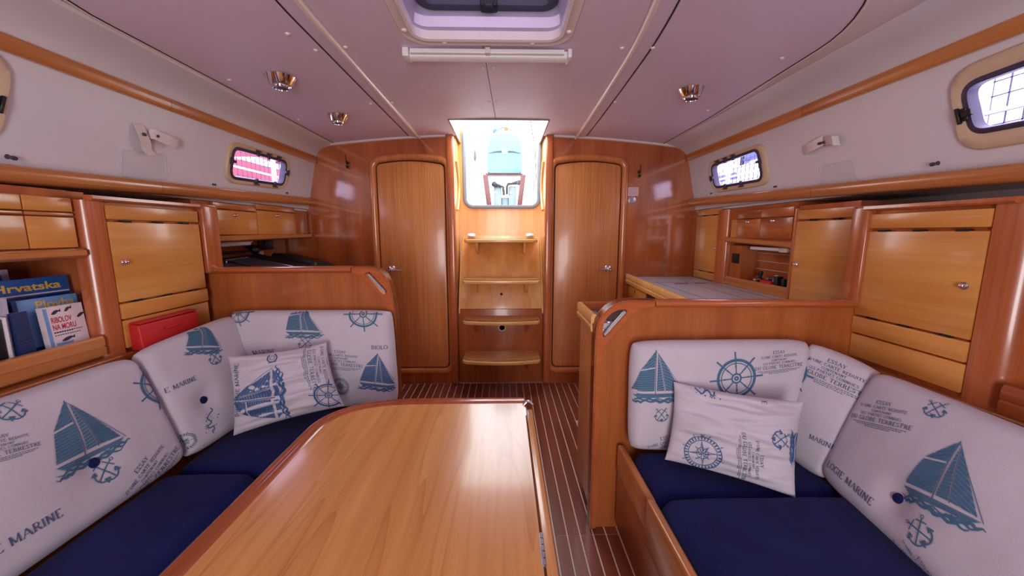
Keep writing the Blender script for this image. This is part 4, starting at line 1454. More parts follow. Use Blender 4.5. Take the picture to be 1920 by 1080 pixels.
def glyph(ch):
    q = {
        'A': (.82, [[(.02, 0), (.40, 1)], [(.40, 1), (.80, 0)], [(.17, .36), (.64, .36)]]),
        'B': (.68, [[(.14, 0), (.14, 1)], [(.14, 1), (.42, .99), (.54, .88), (.54, .66), (.42, .54), (.14, .53)], [(.42, .53), (.62, .42), (.62, .14), (.46, .01), (.14, 0)]]),
        'C': (.74, [[(.68, .80), (.52, .98), (.30, .98), (.10, .76), (.06, .5), (.10, .24), (.30, .02), (.52, .02), (.70, .20)]]),
        'D': (.80, [[(.14, 0), (.14, 1)], [(.14, 1), (.44, .98), (.68, .76), (.74, .5), (.68, .24), (.44, .02), (.14, 0)]]),
        'E': (.66, [[(.14, 0), (.14, 1)], [(.14, 1), (.58, 1), (.60, .86)], [(.14, .53), (.46, .53)], [(.14, 0), (.60, 0), (.63, .16)]]),
        'G': (.80, [[(.70, .80), (.54, .98), (.30, .98), (.10, .76), (.06, .5), (.10, .24), (.30, .02), (.54, .02), (.70, .10), (.70, .42)], [(.50, .42), (.80, .42)]]),
        'H': (.82, [[(.14, 0), (.14, 1)], [(.68, 0), (.68, 1)], [(.14, .52), (.68, .52)]]),
        'I': (.30, [[(.15, 0), (.15, 1)]]),
        'L': (.62, [[(.14, 0), (.14, 1)], [(.14, 0), (.58, 0), (.60, .18)]]),
        'M': (.98, [[(.12, 0), (.12, 1)], [(.12, 1), (.48, .12)], [(.48, .12), (.84, 1)], [(.84, 0), (.84, 1)]]),
        'N': (.84, [[(.13, 0), (.13, 1)], [(.13, 1), (.70, 0)], [(.70, 0), (.70, 1)]]),
        'O': (.84, [[(.41 + .35 * math.cos(R(a)), .5 + .49 * math.sin(R(a))) for a in range(0, 361, 30)]]),
        'P': (.64, [[(.14, 0), (.14, 1)], [(.14, 1), (.44, .98), (.58, .84), (.58, .64), (.44, .50), (.14, .48)]]),
        'R': (.74, [[(.14, 0), (.14, 1)], [(.14, 1), (.44, .98), (.58, .86), (.58, .66), (.44, .52), (.14, .50)], [(.36, .50), (.72, 0)]]),
        'S': (.58, [[(.50, .80), (.38, .97), (.20, .97), (.09, .80), (.14, .62), (.42, .42), (.50, .24), (.40, .04), (.18, .02), (.06, .20)]]),
        'T': (.72, [[(.36, 0), (.36, 1)], [(.03, .86), (.05, 1), (.67, 1), (.69, .86)]]),
        'U': (.80, [[(.13, 1), (.13, .3), (.24, .05), (.42, .0), (.58, .06), (.68, .3), (.68, 1)]]),
        'V': (.80, [[(.03, 1), (.40, 0)], [(.40, 0), (.77, 1)]]),
        'W': (1.05, [[(.03, 1), (.30, 0)], [(.30, 0), (.52, .9)], [(.52, .9), (.76, 0)], [(.76, 0), (1.02, 1)]]),
        'Y': (.76, [[(.05, 1), (.38, .48)], [(.38, .48), (.71, 1)], [(.38, 0), (.38, .48)]]),
        "'": (.26, [[(.13, 1), (.10, .76)]]),
        ' ': (.40, []),
    }[ch]
    o = []
    for st in q[1]:
        (x0, y0), (x1, y1) = st[0], st[-1]
        if len(st) == 2:
            dx, dy = x1 - x0, y1 - y0
            thick = abs(dy) > .3 and not (dx * dy > 0 and abs(dx) > .1)
            o += stroke(st, .15 if thick else .075, .5)
            if abs(dy) > .3:
                for x, y in st:
                    if y in (0, 1) and not (ch in 'AV' and y == (1 if ch == 'A' else 0)) and not (ch == 'M' and .3 < x < .6) and not (ch == 'N' and (x, y) == (.70, 0)):
                        o += stroke([(x - .12, y + (.025 if y == 0 else -.025)), (x + .12, y + (.025 if y == 0 else -.025))], .05, .5)
        else:
            for a, b in zip(st, st[1:]):
                vert = abs(b[1] - a[1]) > abs(b[0] - a[0])
                o += stroke([a, b], .14 if vert else .075, .5)
    return q[0], o


def art_line(txt, x=0.0, y=0.0, h=1.0, track=.10, centre=False):
    out, adv = [], 0
    gl = [glyph(c) for c in txt]
    total = sum(w + track for w, _ in gl) * h
    x0 = x - (total / 2 if centre else 0)
    for w, ps in gl:
        out += [[(x0 + (px + adv) * h, y + py * h) for px, py in p] for p in ps]
        adv += w + track
    return out, total


def art_block():
    o = []
    for txt, y, h in (('ESSAY', .84, .13), ("D'UNE CARTE REDUITE", .67, .105), ('CONTENANT', .53, .085), ('LES PARTIES CONNUES', .39, .095), ('DU GLOBE TERRESTRE', .19, .145)):
        o += art_line(txt, 0, y, h, .14, True)[0]
    random.seed(3)
    for y, w in ((.11, .95), (.05, .8), (-.01, .45)):
        x = -w
        while x < w:
            l = random.uniform(.03, .09)
            o += stroke([(x, y), (min(w, x + l), y + random.uniform(-.006, .006))], .022, .04)
            x += l + .022
    return o


def art_chart():
    random.seed(11)
    o = []
    p = [(.0, 1.0), (.08, .9), (-.02, .8), (-.1, .68), (-.16, .55), (-.02, .48), (.05, .40), (-.08, .30), (-.12, .22), (.02, .2), (.14, .28), (.22, .18), (.12, .08), (.2, .0)]
    o += stroke(p, .045, .04)
    for k in range(26):
        x, y = random.uniform(-.25, .3), random.uniform(0, .75)
        o += stroke([(x, y), (x + random.uniform(.02, .06), y + random.uniform(-.03, .03))], .03, .1)
    return o


def art_wreath():
    return arc(0, .5, .34, 120, 420, .10, 24) + arc(0, .5, .18, 0, 360, .04, 18) + stroke([(-.3, .15), (.3, .15)], .06)


BOAT, WHEEL, ANCHOR, COMPASS, BLOCK, CHART, WREATH = art_boat(), art_wheel(), art_anchor(), art_compass(), art_block(), art_chart(), art_wreath()


def print_line(cu, parent, txt, p0, p1, mat):
    """one line of lettering between two measured baseline ends"""
    a0, b0 = cu.find(*p0)
    a1, b1 = cu.find(*p1)
    o = Vector((a0 * cu.W, b0 * cu.H))
    d = Vector((a1 * cu.W, b1 * cu.H)) - o
    _, tot = art_line(txt)
    art, _ = art_line(txt, 0, 0, 1 / tot)
    up = Vector((-d.y, d.x))
    m = MB()
    for poly in art:
        pts = []
        for x, y in poly:
            q = o + d * x + up * y
            a, b = q.x / cu.W, q.y / cu.H
            if not (.004 < a < .996 and .004 < b < .996):
                pts = None
                break
            h = 2e-3
            p = cu.front(a, b)
            nn = (cu.front(a + h, b) - p).cross(cu.front(a, b + h) - p).normalized()
            pts.append(p + nn * .0017)
        if pts:
            m.add(pts, [tuple(range(len(pts)))])
    if m.v:
        m.build('lettering_print', mat, parent, smooth=0)


def make_cushion(name, lab, cat, cu, prints, lines=(), mat=None, group=None, nu=52, nv=36, col=None):
    base = cu.q(.5, 0)
    t = thing(name, base - cu.N * cu.T / 2, lab, cat, group)
    cu.mesh('cover', mat or FABRIC, t, nu, nv)
    for nm, art, b, tp, *rest in prints:
        cu.decal(nm, art, rest[0] if rest else (col or PRINT), t, b, tp)
    for txt, p0, p1, *rest in lines:
        print_line(cu, t, txt, p0, p1, rest[0] if rest else PRINT2)
    for (a, b) in cu.btn:
        p = cu.front(a, b)
        MB().lathe([(.0125, -.004), (.014, .002), (.011, .007), (.005, .009), (.001, .0095)], p, cu.N, 16).build('button', NAVY, t, smooth=60, label='navy fabric button')
    return t


SB, WB, AB, CB, TB = 'sailboat_print', 'ship_wheel_print', 'anchor_print', 'compass_print', 'lettering_print'
# --- seats
st = thing('settee_base', (-1.1, .8, 0), 'wooden settee base round the saloon table', 'bench')
MB().box(-1.80, -.80, -.9, 1.684, 0, .285).build('hull_side_box', W_PART, st)
MB().box(-.80, -.40, 1.26, 1.684, 0, .285).build('aft_side_box', W_PART, st, bevel=.004)
MB().box(-1.80, -1.30, -.9, 1.684, .285, .731).build('backboard', W_PART, st)
st = thing('settee_base', (.9, .8, 0), 'wooden settee base with rounded front rails beside the galley partition', 'bench')
MB().box(.448, 1.80, -.9, 1.324, 0, .285).build('box', W_PART, st)
MB().box(1.31, 1.80, -.9, 1.324, .285, .669).build('backboard', W_PART, st)
for (y0, y1, z0, z1, x) in ((1.005, 1.318, .26, .372, .444), (.1, .998, .24, .392, .432)):
    MB().box(x - .014, x + .014, y0, y1, z0, z1).build('front_rail', W_TRIM, st, bevel=.010, seg=3)
MB().box(.436, .450, -.9, 1.324, .04, .27).build('front_board', W_PART, st, bevel=.003)


def seat(lab, x0, x1, y0, y1, z0, z1, bulge=.012, seed=0, xn=None):
    cu = Cushion((x0, y0, z1), (xn or x1, y0, z1), (x1, y1, z1), (x0, y1, z1), z1 - z0, .04, bulge, .003, 5, seed=seed)
    t = thing('seat_cushion', ((x0 + x1) / 2, (y0 + y1) / 2, z0), lab, 'cushion')
    cu.mesh('cover', NAVY, t, 40, 40)
    # welted seam round the top edge
    return t


seat('navy velour seat cushion beside the saloon table, fore of the crosswise seam', -1.112, -.80, .05, 1.150, .287, .402, seed=1)
seat('navy velour corner seat cushion under the small pillow, behind the table', -1.112, -.345, 1.154, 1.612, .287, .392, seed=2)
seat('low navy velour seat cushion against the galley partition', .462, 1.05, 1.00, 1.262, .287, .385, seed=3)
seat('thick navy velour seat cushion nearest the camera on the galley side', .448, 1.035, .10, .998, .287, .408, .016, seed=4, xn=.905)

# --- printed back cushions, chart-table side
A = Cushion((-1.055, .34, .425), (-1.055, 1.199, .418), (-1.185, 1.199, .790), (-1.185, .34, .785), .105, .04, .022, .003, 7, buttons=[], seed=1)
A.btn = [A.find(189, 863)]
make_cushion('back_cushion', 'long white printed back cushion at the left picture edge with navy button', 'cushion', A,
             [(SB, BOAT, (168, 868), (118, 752)), (WB, WHEEL, (300, 768), (270, 688)), (AB, ANCHOR, (204, 905), (187, 860)), (TB, BLOCK, (276, 912), (260, 868), PRINT2), (AB, ANCHOR, (22, 790), (4, 752)),
              (TB, BLOCK, (12, 862), (-4, 815), PRINT2), (SB, BOAT, (-150, 1010), (-170, 860))],
             [('BIOLOGIE MARINE', (-150, 1128), (119, 966))], nu=70)
B = Cushion((-1.055, 1.196, .412), (-1.035, 1.54, .412), (-1.160, 1.625, .832), (-1.185, 1.196, .795), .080, .036, .018, .003, 7, seed=2)
B.btn = [B.find(391, 747)]
make_cushion('back_cushion', 'white printed back cushion beside the red case with navy button', 'cushion', B,
             [(SB, BOAT, (382, 662), (362, 600)), (AB, ANCHOR, (406, 684), (399, 655)), ('chart_print', CHART, (392, 812), (394, 765)), (CB, COMPASS, (342, 848), (338, 812))],
             [('E MARINE', (309, 738), (369, 712))])
Cc = Cushion((-1.06, 1.540, .412), (-.472, 1.550, .412), (-.496, 1.595, .838), (-1.205, 1.590, .840), .085, .038, .016, .003, 7, seed=3)
make_cushion('back_cushion', 'white printed back cushion against the chart-table side partition', 'cushion', Cc,
             [(SB, BOAT, (570, 632), (568, 566)), (WB, WHEEL, (684, 622), (682, 556)), (AB, ANCHOR, (572, 658), (573, 632)), (TB, BLOCK, (640, 693), (638, 656), PRINT2), (SB, BOAT, (706, 730), (708, 662), PRINT3),
              (CB, COMPASS, (640, 742), (638, 706)), (WB, WHEEL, (452, 612), (448, 562))],
             [('MARINE', (476, 666), (519, 663)), ('BIOLO', (697, 655), (728, 654))])
# --- printed back cushions, galley side
D = Cushion((.446, 1.205, .400), (1.03, 1.200, .400), (1.095, 1.240, .796), (.446, 1.235, .796), .085, .038, .016, .003, 7, seed=4)
make_cushion('back_cushion', 'white printed back cushion against the galley partition with large ship wheel', 'cushion', D,
             [(SB, BOAT, (1233, 752), (1230, 656)), (AB, ANCHOR, (1240, 791), (1240, 763)), (WB, WHEEL, (1381, 758), (1378, 660)), (TB, BLOCK, (1460, 698), (1460, 656), PRINT2), (TB, BLOCK, (1250, 850), (1250, 815), PRINT2)], [])
E_ = Cushion((.975, 1.215, .400), (.985, 1.045, .400), (1.185, 1.105, .748), (1.070, 1.270, .802), .080, .035, .016, .003, 7, seed=5)
make_cushion('back_cushion', 'narrow white printed corner cushion between the two galley-side back cushions', 'cushion', E_,
             [(WB, WHEEL, (1482, 738), (1496, 652)), (TB, BLOCK, (1552, 726), (1572, 678), PRINT2)],
             [('MARINE', (1517, 822), (1568, 846))], nv=36, nu=36)
F_ = Cushion((.985, 1.085, .412), (.870, .33, .412), (1.12, .33, .752), (1.175, 1.130, .756), .11, .045, .030, .003, 7, seed=6)
F_.btn = [F_.find(1672, 926)]
make_cushion('back_cushion', 'long white printed back cushion at the right picture edge with navy button', 'cushion', F_,
             [(TB, BLOCK, (1644, 803), (1660, 752), PRINT2), (AB, ANCHOR, (1748, 784), (1764, 752)), (SB, BOAT, (1748, 958), (1803, 828)), (AB, ANCHOR, (1736, 1028), (1714, 966)), (TB, BLOCK, (1722, 1105), (1738, 1062), PRINT2), (WB, WHEEL, (1590, 770), (1602, 715))],
             [('LOGIE MARINE', (1551, 873), (1634, 950))], nu=70)
# --- loose pillows
P1 = Cushion(onY(424, 822, 1.270), onY(641, 764, 1.375), onY(606, 640, 1.45), onY(414, 668, 1.355), .11, .05, .0, .020, 11, pinch=.035, seed=7, aniso=2.6)
make_cushion('throw_pillow', 'small crumpled white printed pillow on the navy corner seat', 'pillow', P1,
             [(SB, BOAT, (531, 738), (432, 756), PRINT3), (WB, WHEEL, (619, 768), (616, 712), PRINT3), (TB, BLOCK, (570, 690), (622, 682), PRINT2), (AB, WREATH, (512, 682), (512, 662), PRINT2)],
             [('BIOLOGIE MARINE', (449, 780), (448, 682))], col=PRINT3, nu=110, nv=90)
P2 = Cushion(onY(1249, 868, 1.085), onY(1506, 944, .935), onY(1521, 756, 1.03), onY(1266, 716, 1.15), .11, .05, .0, .020, 11, pinch=.03, seed=8, aniso=2.6)
make_cushion('throw_pillow', 'small white printed pillow with compass rose on the galley-side seat', 'pillow', P2,
             [(CB, COMPASS, (1316, 884), (1317, 812), PRINT3), (TB, BLOCK, (1384, 860), (1432, 865), PRINT2), (AB, ANCHOR, (1446, 822), (1480, 826), PRINT3), (SB, BOAT, (1482, 838), (1540, 846), PRINT3), ('chart_print', CHART, (1352, 742), (1290, 722), PRINT3)],
             [('W', (1313, 818), (1321, 819)), ('E', (1428, 752), (1428, 758))], col=PRINT3, nu=110, nv=90)

# ================================================================== saloon table
ZT = .62
t = thing('saloon_table', (-.25, .5, 0), 'wooden saloon table with one drop leaf folded down', 'table')
xl, xr, yn, yf = -.566, .064, -.25, 1.197


def tab(grow=0.0):
    pts = [(xr, yn), (xr, yf + grow)]
    rx, ry = .30 + grow, .21 + grow
    for k in range(17):
        a = R(90 + 90 * k / 16)
        c_, s_ = math.cos(a), math.sin(a)
        e = .80
        pts.append((xl - grow + rx + rx * math.copysign(abs(c_) ** e, c_), yf + grow - ry + ry * abs(s_) ** e))
    pts.append((xl - grow, yn))
    return pts


MB().plate(tab(-.039), (0, 0, ZT - .028), (1, 0, 0), (0, 1, 0), (0, 0, .026)).build('table_top', W_TABLE, t, smooth=20)
path = [V(x, y, ZT - .028) for x, y in tab(-.039)[1:]]
pr = [(-.002, 0), (-.002, .0265), (.002, .0305), (.008, .0315), (.012, .029), (.015, .029), (.019, .0315), (.023, .029), (.026, .022), (.026, 0)]
pr = [(a * 1.5, b) for a, b in pr]
MB().ribbon(list(reversed(path)), [(-a, b) for a, b in pr], False, (0, 0, 1)).build('rim', W_RIM, t, smooth=35)
MB().box(.0685, .0875, yn, 1.115, .20, ZT - .003).build('drop_leaf', W_TABLE, t, bevel=.002)
MB().box(-.30, -.02, .10, 1.02, 0, .10).build('foot', W_PART, t, bevel=.01)
MB().box(-.27, -.05, .14, .98, .10, ZT - .028).build('pedestal', W_PART, t, bevel=.01)
for y, w in ((.585, .07), (1.095, .05), (.05, .07)):
    h = MB().box(.0615, .0665, y - w / 2, y + w / 2, ZT - .022, ZT - .0015).build('hinge', STEEL, t, bevel=.0008, seg=1)
    for k in range(5):
        yy = y - w / 2 + w * (k + .5) / 5
        MB().tube([(.0668, yy - w * .085, ZT - .003), (.0668, yy + w * .085, ZT - .003)], .0032, 8).build('knuckle', STEEL, h, smooth=50)
lt = MB().tube([(.062, 1.145, ZT - .004), (.070, 1.150, ZT + .004), (.084, 1.148, ZT + .005), (.092, 1.140, ZT - .002)], [.005, .007, .007, .004], 10)
lt.build('leaf_catch', CHROME, t, smooth=60)
# light oak strip end of the leaf by the catch

# ================================================================== books
def book(name, lab, mat, c, w, h, th, yaw, lean, texts=(), pages=WHITEP):
    """upright book, cover towards the aisle (+x), foot at c; w along y"""
    e = thing(name, c, lab, 'book', 'books on the shelf over the settee')
    M4 = Matrix.Rotation(R(yaw), 4, 'Z') @ Matrix.Rotation(R(lean), 4, 'Y')
    f = lambda x, y, z: Vector(c) + (M4 @ V(x, y, z))

    def bx(x0, x1, y0, y1, z0, z1):
        return MB().hexa([f(x0, y0, z0), f(x1, y0, z0), f(x1, y1, z0), f(x0, y1, z0), f(x0, y0, z1), f(x1, y0, z1), f(x1, y1, z1), f(x0, y1, z1)])
    bx(-th + .0015, -.0015, -w / 2 + .001, w / 2 - .002, .002, h - .002).build('pages', pages, e)
    bx(-.0015, 0, -w / 2, w / 2, 0, h).build('front_cover', mat, e)
    bx(-th, -th + .0015, -w / 2, w / 2, 0, h).build('back_cover', mat, e)
    bx(-th, 0, -w / 2 - .0015, -w / 2, 0, h).build('spine', mat, e)
    return e, f


def lettering(par, f, txt, y0, z0, size, mat, x=.0006, bold=.0, width=None):
    cu = bpy.data.curves.new('lettering', 'FONT')
    cu.body = txt
    cu.size = size
    cu.offset = bold
    o = bpy.data.objects.new('tmp', cu)
    COL.objects.link(o)
    dg = bpy.context.evaluated_depsgraph_get()
    me = bpy.data.meshes.new_from_object(o.evaluated_get(dg))
    bpy.data.objects.remove(o)
    xs = [v.co.x for v in me.vertices]
    k = (width / (max(xs) - min(xs))) if width else 1
    m = MB()
    m.add([f(x, y0 + (v.co.x - min(xs)) * k, z0 + v.co.y) for v in me.vertices], [tuple(p.vertices) for p in me.polygons])
    bpy.data.meshes.remove(me)
    return m.build('cover_lettering', mat, par, smooth=0)


def patch(par, f, name, y0, y1, z0, z1, mat, x=.0004):
    return MB().add([f(x, y0, z0), f(x, y1, z0), f(x, y1, z1), f(x, y0, z1)], [(0, 1, 2, 3)]).build(name, mat, par, smooth=0)


BLUE1 = plain('cover_blue', (36, 96, 176), .35, var=.1)
BLUE2 = plain('cover_sky', (120, 170, 226), .35, var=.12, nscale=12)
BLUE3 = plain('cover_deep_blue', (22, 52, 104), .35, var=.15)
YEL = plain('cover_yellow', (232, 196, 84), .4, var=.05)
PINKW = plain('cover_pale_pink', (236, 220, 226), .4, var=.06)
REDT = plain('cover_red_text', (200, 44, 56), .4, var=.05)
INK = plain('cover_ink', (54, 58, 74), .4, var=.1)
NAVYB = plain('spine_navy', (26, 34, 70), .4, var=.1)
LILAC = plain('folder_lilac', (186, 180, 204), .4, var=.05)

ZS = .7725
e, f = book('fishing_book', 'pale pink fishing book reading RIBOLOV NA MORU, foremost on the shelf', PINKW, (-1.352, 1.160, ZS), .106, .178, .014, 0, -4)
f_full = f
f = lambda x, y, z: f_full(x, y * .8, z)
patch(e, f, 'cover_margin', -.064, -.052, .004, .174, BLUE2)
patch(e, f, 'cover_band', -.046, .010, .056, .066, BLUE2, .0005)
lettering(e, f, 'RIBOLOV', -.045, .128, .024, REDT, bold=.0004, width=.066)
lettering(e, f, 'NA MORU', -.045, .106, .024, REDT, bold=.0004, width=.076)
for y0, y1, z in ((-.045, .02, .096), (-.045, .045, .088), (-.045, .055, .098)):
    MB().add(sum([[f(.0006, a, z), f(.0006, a + .006, z), f(.0006, a + .006, z + .0025), f(.0006, a, z + .0025)] for a in [y0 + .008 * k for k in range(int((y1 - y0) / .008))]], []),
             [(4 * k, 4 * k + 1, 4 * k + 2, 4 * k + 3) for k in range(int((y1 - y0) / .008))]).build('cover_small_print', INK, e, smooth=0)
for (cy, cz, L, tilt) in ((-.008, .074, .040, .2), (-.028, .160, .026, .35), (.012, .164, .020, .5), (.052, .140, .026, .4)):
    fish = []
    for k in range(9):
        a = k / 8
        fish.append((cy - L / 2 + L * a, cz + tilt * (a - .5) * L + .0055 * math.sin(math.pi * a) ** .7))
    low = [(y, z - 2 * .0055 * math.sin(math.pi * k / 8) ** .7) for k, (y, z) in enumerate(fish)]
    poly = fish + [(cy + L / 2 + .006, cz + tilt * .5 * L + .005), (cy + L / 2 + .006, cz + tilt * .5 * L - .005)] + list(reversed(low))[1:-1]
    MB().add([f(.0007, y, z) for y, z in poly], [tuple(range(len(poly)))]).build('fish_drawing', INK, e, smooth=0)
e, f = book('pilot_book', 'sky blue pilot book with yellow title Plovba behind the fishing book', BLUE2, (-1.387, 1.160, ZS), .150, .204, .016, 0, -4)
lettering(e, f, 'Plovba', -.035, .172, .034, YEL, bold=.0006, width=.10)
patch(e, f, 'cover_band', -.075, .075, .0, .06, BLUE3)
e, f = book('country_guide', 'tall blue guide reading Hrvatska in yellow behind the other books', BLUE1, (-1.420, 1.148, ZS), .205, .262, .018, 0, -4)
lettering(e, f, 'Hrvatska', -.085, .226, .032, YEL, bold=.0008, width=.165)
patch(e, f, 'cover_band', -.10, .10, .212, .216, PINKW)
patch(e, f, 'cover_picture', -.10, .10, .06, .208, BLUE3)
e, f = book('blue_paperback', 'thin blue paperback standing beside the pilot book', BLUE3, (-1.352, 1.056, ZS), .04, .178, .02, 10, -3)
e, f = book('chart_binder', 'wide blue chart binder at the back of the shelf', BLUE3, (-1.47, 1.00, ZS), .26, .275, .022, 0, -4)
e, f = book('magazine_pile', 'pale magazine standing at the back of the bookshelf', LILAC, (-1.50, 1.05, ZS), .24, .288, .010, 0, -4)
# upright volumes whose spines face the aisle


def volume(name, lab, mat, x, y, th, d, h, tilt=0, rounded=False, bandm=None):
    e = thing(name, (x, y, ZS), lab, 'book', 'books on the shelf over the settee')
    sh = math.tan(R(tilt)) * h
    MB().hexa([V(x - d, y, ZS), V(x, y, ZS), V(x, y + th, ZS), V(x - d, y + th, ZS), V(x - d, y + sh, ZS + h), V(x, y + sh, ZS + h), V(x, y + th + sh, ZS + h), V(x - d, y + th + sh, ZS + h)]).build('cover', mat, e, bevel=.0025)
    MB().hexa([V(x - d + .003, y + .003, ZS + .002), V(x - .006, y + .003, ZS + .002), V(x - .006, y + th - .003, ZS + .002), V(x - d + .003, y + th - .003, ZS + .002),
               V(x - d + .003, y + .003 + sh, ZS + h + .001), V(x - .006, y + .003 + sh, ZS + h + .001), V(x - .006, y + th - .003 + sh, ZS + h + .001), V(x - d + .003, y + th - .003 + sh, ZS + h + .001)]).build('pages', WHITEP, e)
    if bandm:
        for (z0, z1, mm) in bandm:
            MB().hexa([V(x - .002, y + .002 + sh * z0, ZS + h * z0), V(x + .0008, y + .002 + sh * z0, ZS + h * z0), V(x + .0008, y + th - .002 + sh * z0, ZS + h * z0), V(x - .002, y + th - .002 + sh * z0, ZS + h * z0),
                       V(x - .002, y + .002 + sh * z1, ZS + h * z1), V(x + .0008, y + .002 + sh * z1, ZS + h * z1), V(x + .0008, y + th - .002 + sh * z1, ZS + h * z1), V(x - .002, y + th - .002 + sh * z1, ZS + h * z1)]).build('spine_label', mm, e)
    return e


volume('log_book', 'navy log book with small spine label at the left picture edge', NAVYB, -1.355, .966, .020, .09, .175, 0, bandm=[(.75, .93, WHITEP), (.70, .74, REDT)])
volume('black_folder', 'black folder between the log book and the lilac file', BLACKP, -1.352, .993, .016, .09, .168)
volume('white_notebook', 'slim white notebook beside the black folder', WHITEP, -1.350, 1.0115, .007, .09, .172)
volume('lilac_file', 'lilac ring file with turned corner on the shelf', LILAC, -1.365, 1.0225, .012, .085, .222, 1)
tag(MB().tube([(-1.335, 1.018, .868), (-1.335, 1.055, .872)], .0035, 8).build('pen', BLUE3, smooth=60), 'blue pen clipped to the lilac file', 'pen')

# red case on the ledge
c = thing('red_case', (-1.28, 1.41, .762), 'bright red plastic case on the ledge below the side cabinet', 'case')
y0, y1 = 1.285, 1.535
MB().hexa([V(-1.302, y0, .7625), V(-1.258, y0, .7625), V(-1.258, y1, .7625), V(-1.302, y1, .7625), V(-1.302, y0, .858), V(-1.264, y0, .852), V(-1.264, y1, .852), V(-1.302, y1, .858)]).build('body', RED, c, bevel=.006, seg=3)
MB().box(-1.3015, -1.2625, y0 + .004, y1 - .004, .8565, .862).build('lid', RED, c, bevel=.002)
MB().box(-1.2600, -1.2560, 1.38, 1.44, .815, .828).build('clasp', RED, c, bevel=.002)

# ================================================================== ceiling lights
for k, (x, y, r, lab) in enumerate(((-.945, 1.712, .060, 'larger chrome ceiling spotlight nearest the ceiling hatch on the settee side'), (-.932, 2.234, .055, 'chrome ceiling spotlight above the chart table near the aft bulkhead'), (.871, 1.827, .057, 'single chrome ceiling spotlight on the galley side'))):
    z = ceilz(x)
    l = thing('ceiling_spotlight', (x, y, z), lab, 'lamp', 'chrome ceiling spotlights')
    MB().lathe([(r, 0), (r * 1.02, -.004), (r * .96, -.010), (r * .74, -.034), (r * .66, -.038), (r * .60, -.036)], (x, y, z), (0, 0, 1), 32).build('bezel', CHROME, l, smooth=40)
    MB().lathe([(r * .58, -.030), (r * .60, -.044), (r * .54, -.050), (r * .46, -.050), (r * .44, -.044)], (x, y, z), (0, 0, 1), 28).build('swivel_ring', CHROME, l, smooth=40)
    MB().lathe([(r * .44, -.040), (r * .43, -.0465), (r * .2, -.048), (.001, -.048)], (x, y, z), (0, 0, 1), 24).build('lens', GREYP, l, smooth=40)

# ================================================================== things on the bulkhead
for k, (x, z, lab) in enumerate(((-1.118, 1.655, 'small bronze coat hook on the bulkhead beside the chart-table door'), (.987, 1.600, 'small bronze coat hook on the bulkhead beside the galley door'))):
    h = thing('coat_hook', (x, YB, z), lab, 'hook', 'bronze coat hooks')
    MB().plate(rrect(x - .014, x + .014, z - .030, z + .022, .010), (0, YB, 0), (1, 0, 0), (0, 0, 1), (0, -.004, 0)).build('back_plate', BRASS, h, bevel=.001)
    MB().tube([(x, YB - .003, z + .008), (x, YB - .03, z + .016), (x, YB - .040, z + .042), (x, YB - .034, z + .056)], [.006, .005, .004, .006], 8).build('upper_hook', BRASS, h, smooth=60)
    MB().tube([(x, YB - .003, z - .012), (x, YB - .026, z - .026), (x, YB - .036, z - .018), (x, YB - .036, z - .006)], [.006, .005, .004, .006], 8).build('lower_hook', BRASS, h, smooth=60)
PINK = plain('notice_pink', (226, 196, 196), .5, var=.05)
n = thing('safety_notice', (.945, YB, 1.44), 'pink printed notice plate beside the galley-side door', 'sign')
MB().box(.902, .990, YB - .003, YB, 1.441, 1.503).build('plate', PINK, n, bevel=.001, seg=1)
for k in range(6):
    z = 1.450 + k * .0085
    m = MB()
    x = .909
    while x < .98:
        L = random.uniform(.004, .011)
        m.add([(x, YB - .0034, z), (min(x + L, .983), YB - .0034, z), (min(x + L, .983), YB - .0034, z + .0028), (x, YB - .0034, z + .0028)], [(0, 1, 2, 3)])
        x += L + .0025
    m.build('print_line', plain('notice_ink', (170, 96, 110), .5) if k == 0 else bpy.data.materials['notice_ink'], n, smooth=0)
b = thing('round_badge', (.946, YB, 1.39), 'small round silver badge under the pink notice', 'badge')
MB().lathe([(.026, 0), (.026, .003), (.022, .004), (.001, .004)], (.946, YB, 1.412), (0, -1, 0), 24).build('disc', STEEL, b, smooth=40)
MB().ribbon([V(.946 + .019 * math.cos(R(a)), YB - .0042, 1.412 + .019 * math.sin(R(a))) for a in range(0, 360, 20)], [(-.001, 0), (-.001, .0006), (.001, .0006), (.001, 0)], True, (0, -1, 0)).build('raised_ring', GREYP, b)
MB().add([(.936, YB - .0045, 1.404), (.942, YB - .0045, 1.404), (.946, YB - .0045, 1.420), (.950, YB - .0045, 1.404), (.956, YB - .0045, 1.404), (.946, YB - .0045, 1.426)], [(0, 1, 2, 5), (2, 3, 4, 5)]).build('emblem', GREYP, b, smooth=0)

# ================================================================== fittings on the cabin sides
STRAP = plain('strap_cream', (226, 214, 208), .55, var=.04)


def strap(s, pts, w, wdir):
    """band through (y, t, n) points, broad direction wdir in (y, t)"""
    m = MB()
    P = [wp(s, *p) for p in pts]
    d = wp(s, wdir[0], wdir[1]) - wp(s, 0, 0)
    n = wp(s, 0, 0, 1) - wp(s, 0, 0)
    N = len(P)
    for lay in (0, .0018):
        for p in P:
            m.v += [p - d * w / 2 + n * lay, p + d * w / 2 + n * lay]
    q = 2 * N
    for i in range(N - 1):
        a = 2 * i
        m.f += [(a, a + 1, a + 3, a + 2), (q + a, q + a + 2, q + a + 3, q + a + 1), (a, a + 2, q + a + 2, q + a), (a + 1, q + a + 1, q + a + 3, a + 3)]
    m.f += [(0, q, q + 1, 1), (2 * N - 2, 2 * N - 1, q + 2 * N - 1, q + 2 * N - 2)]
    return m


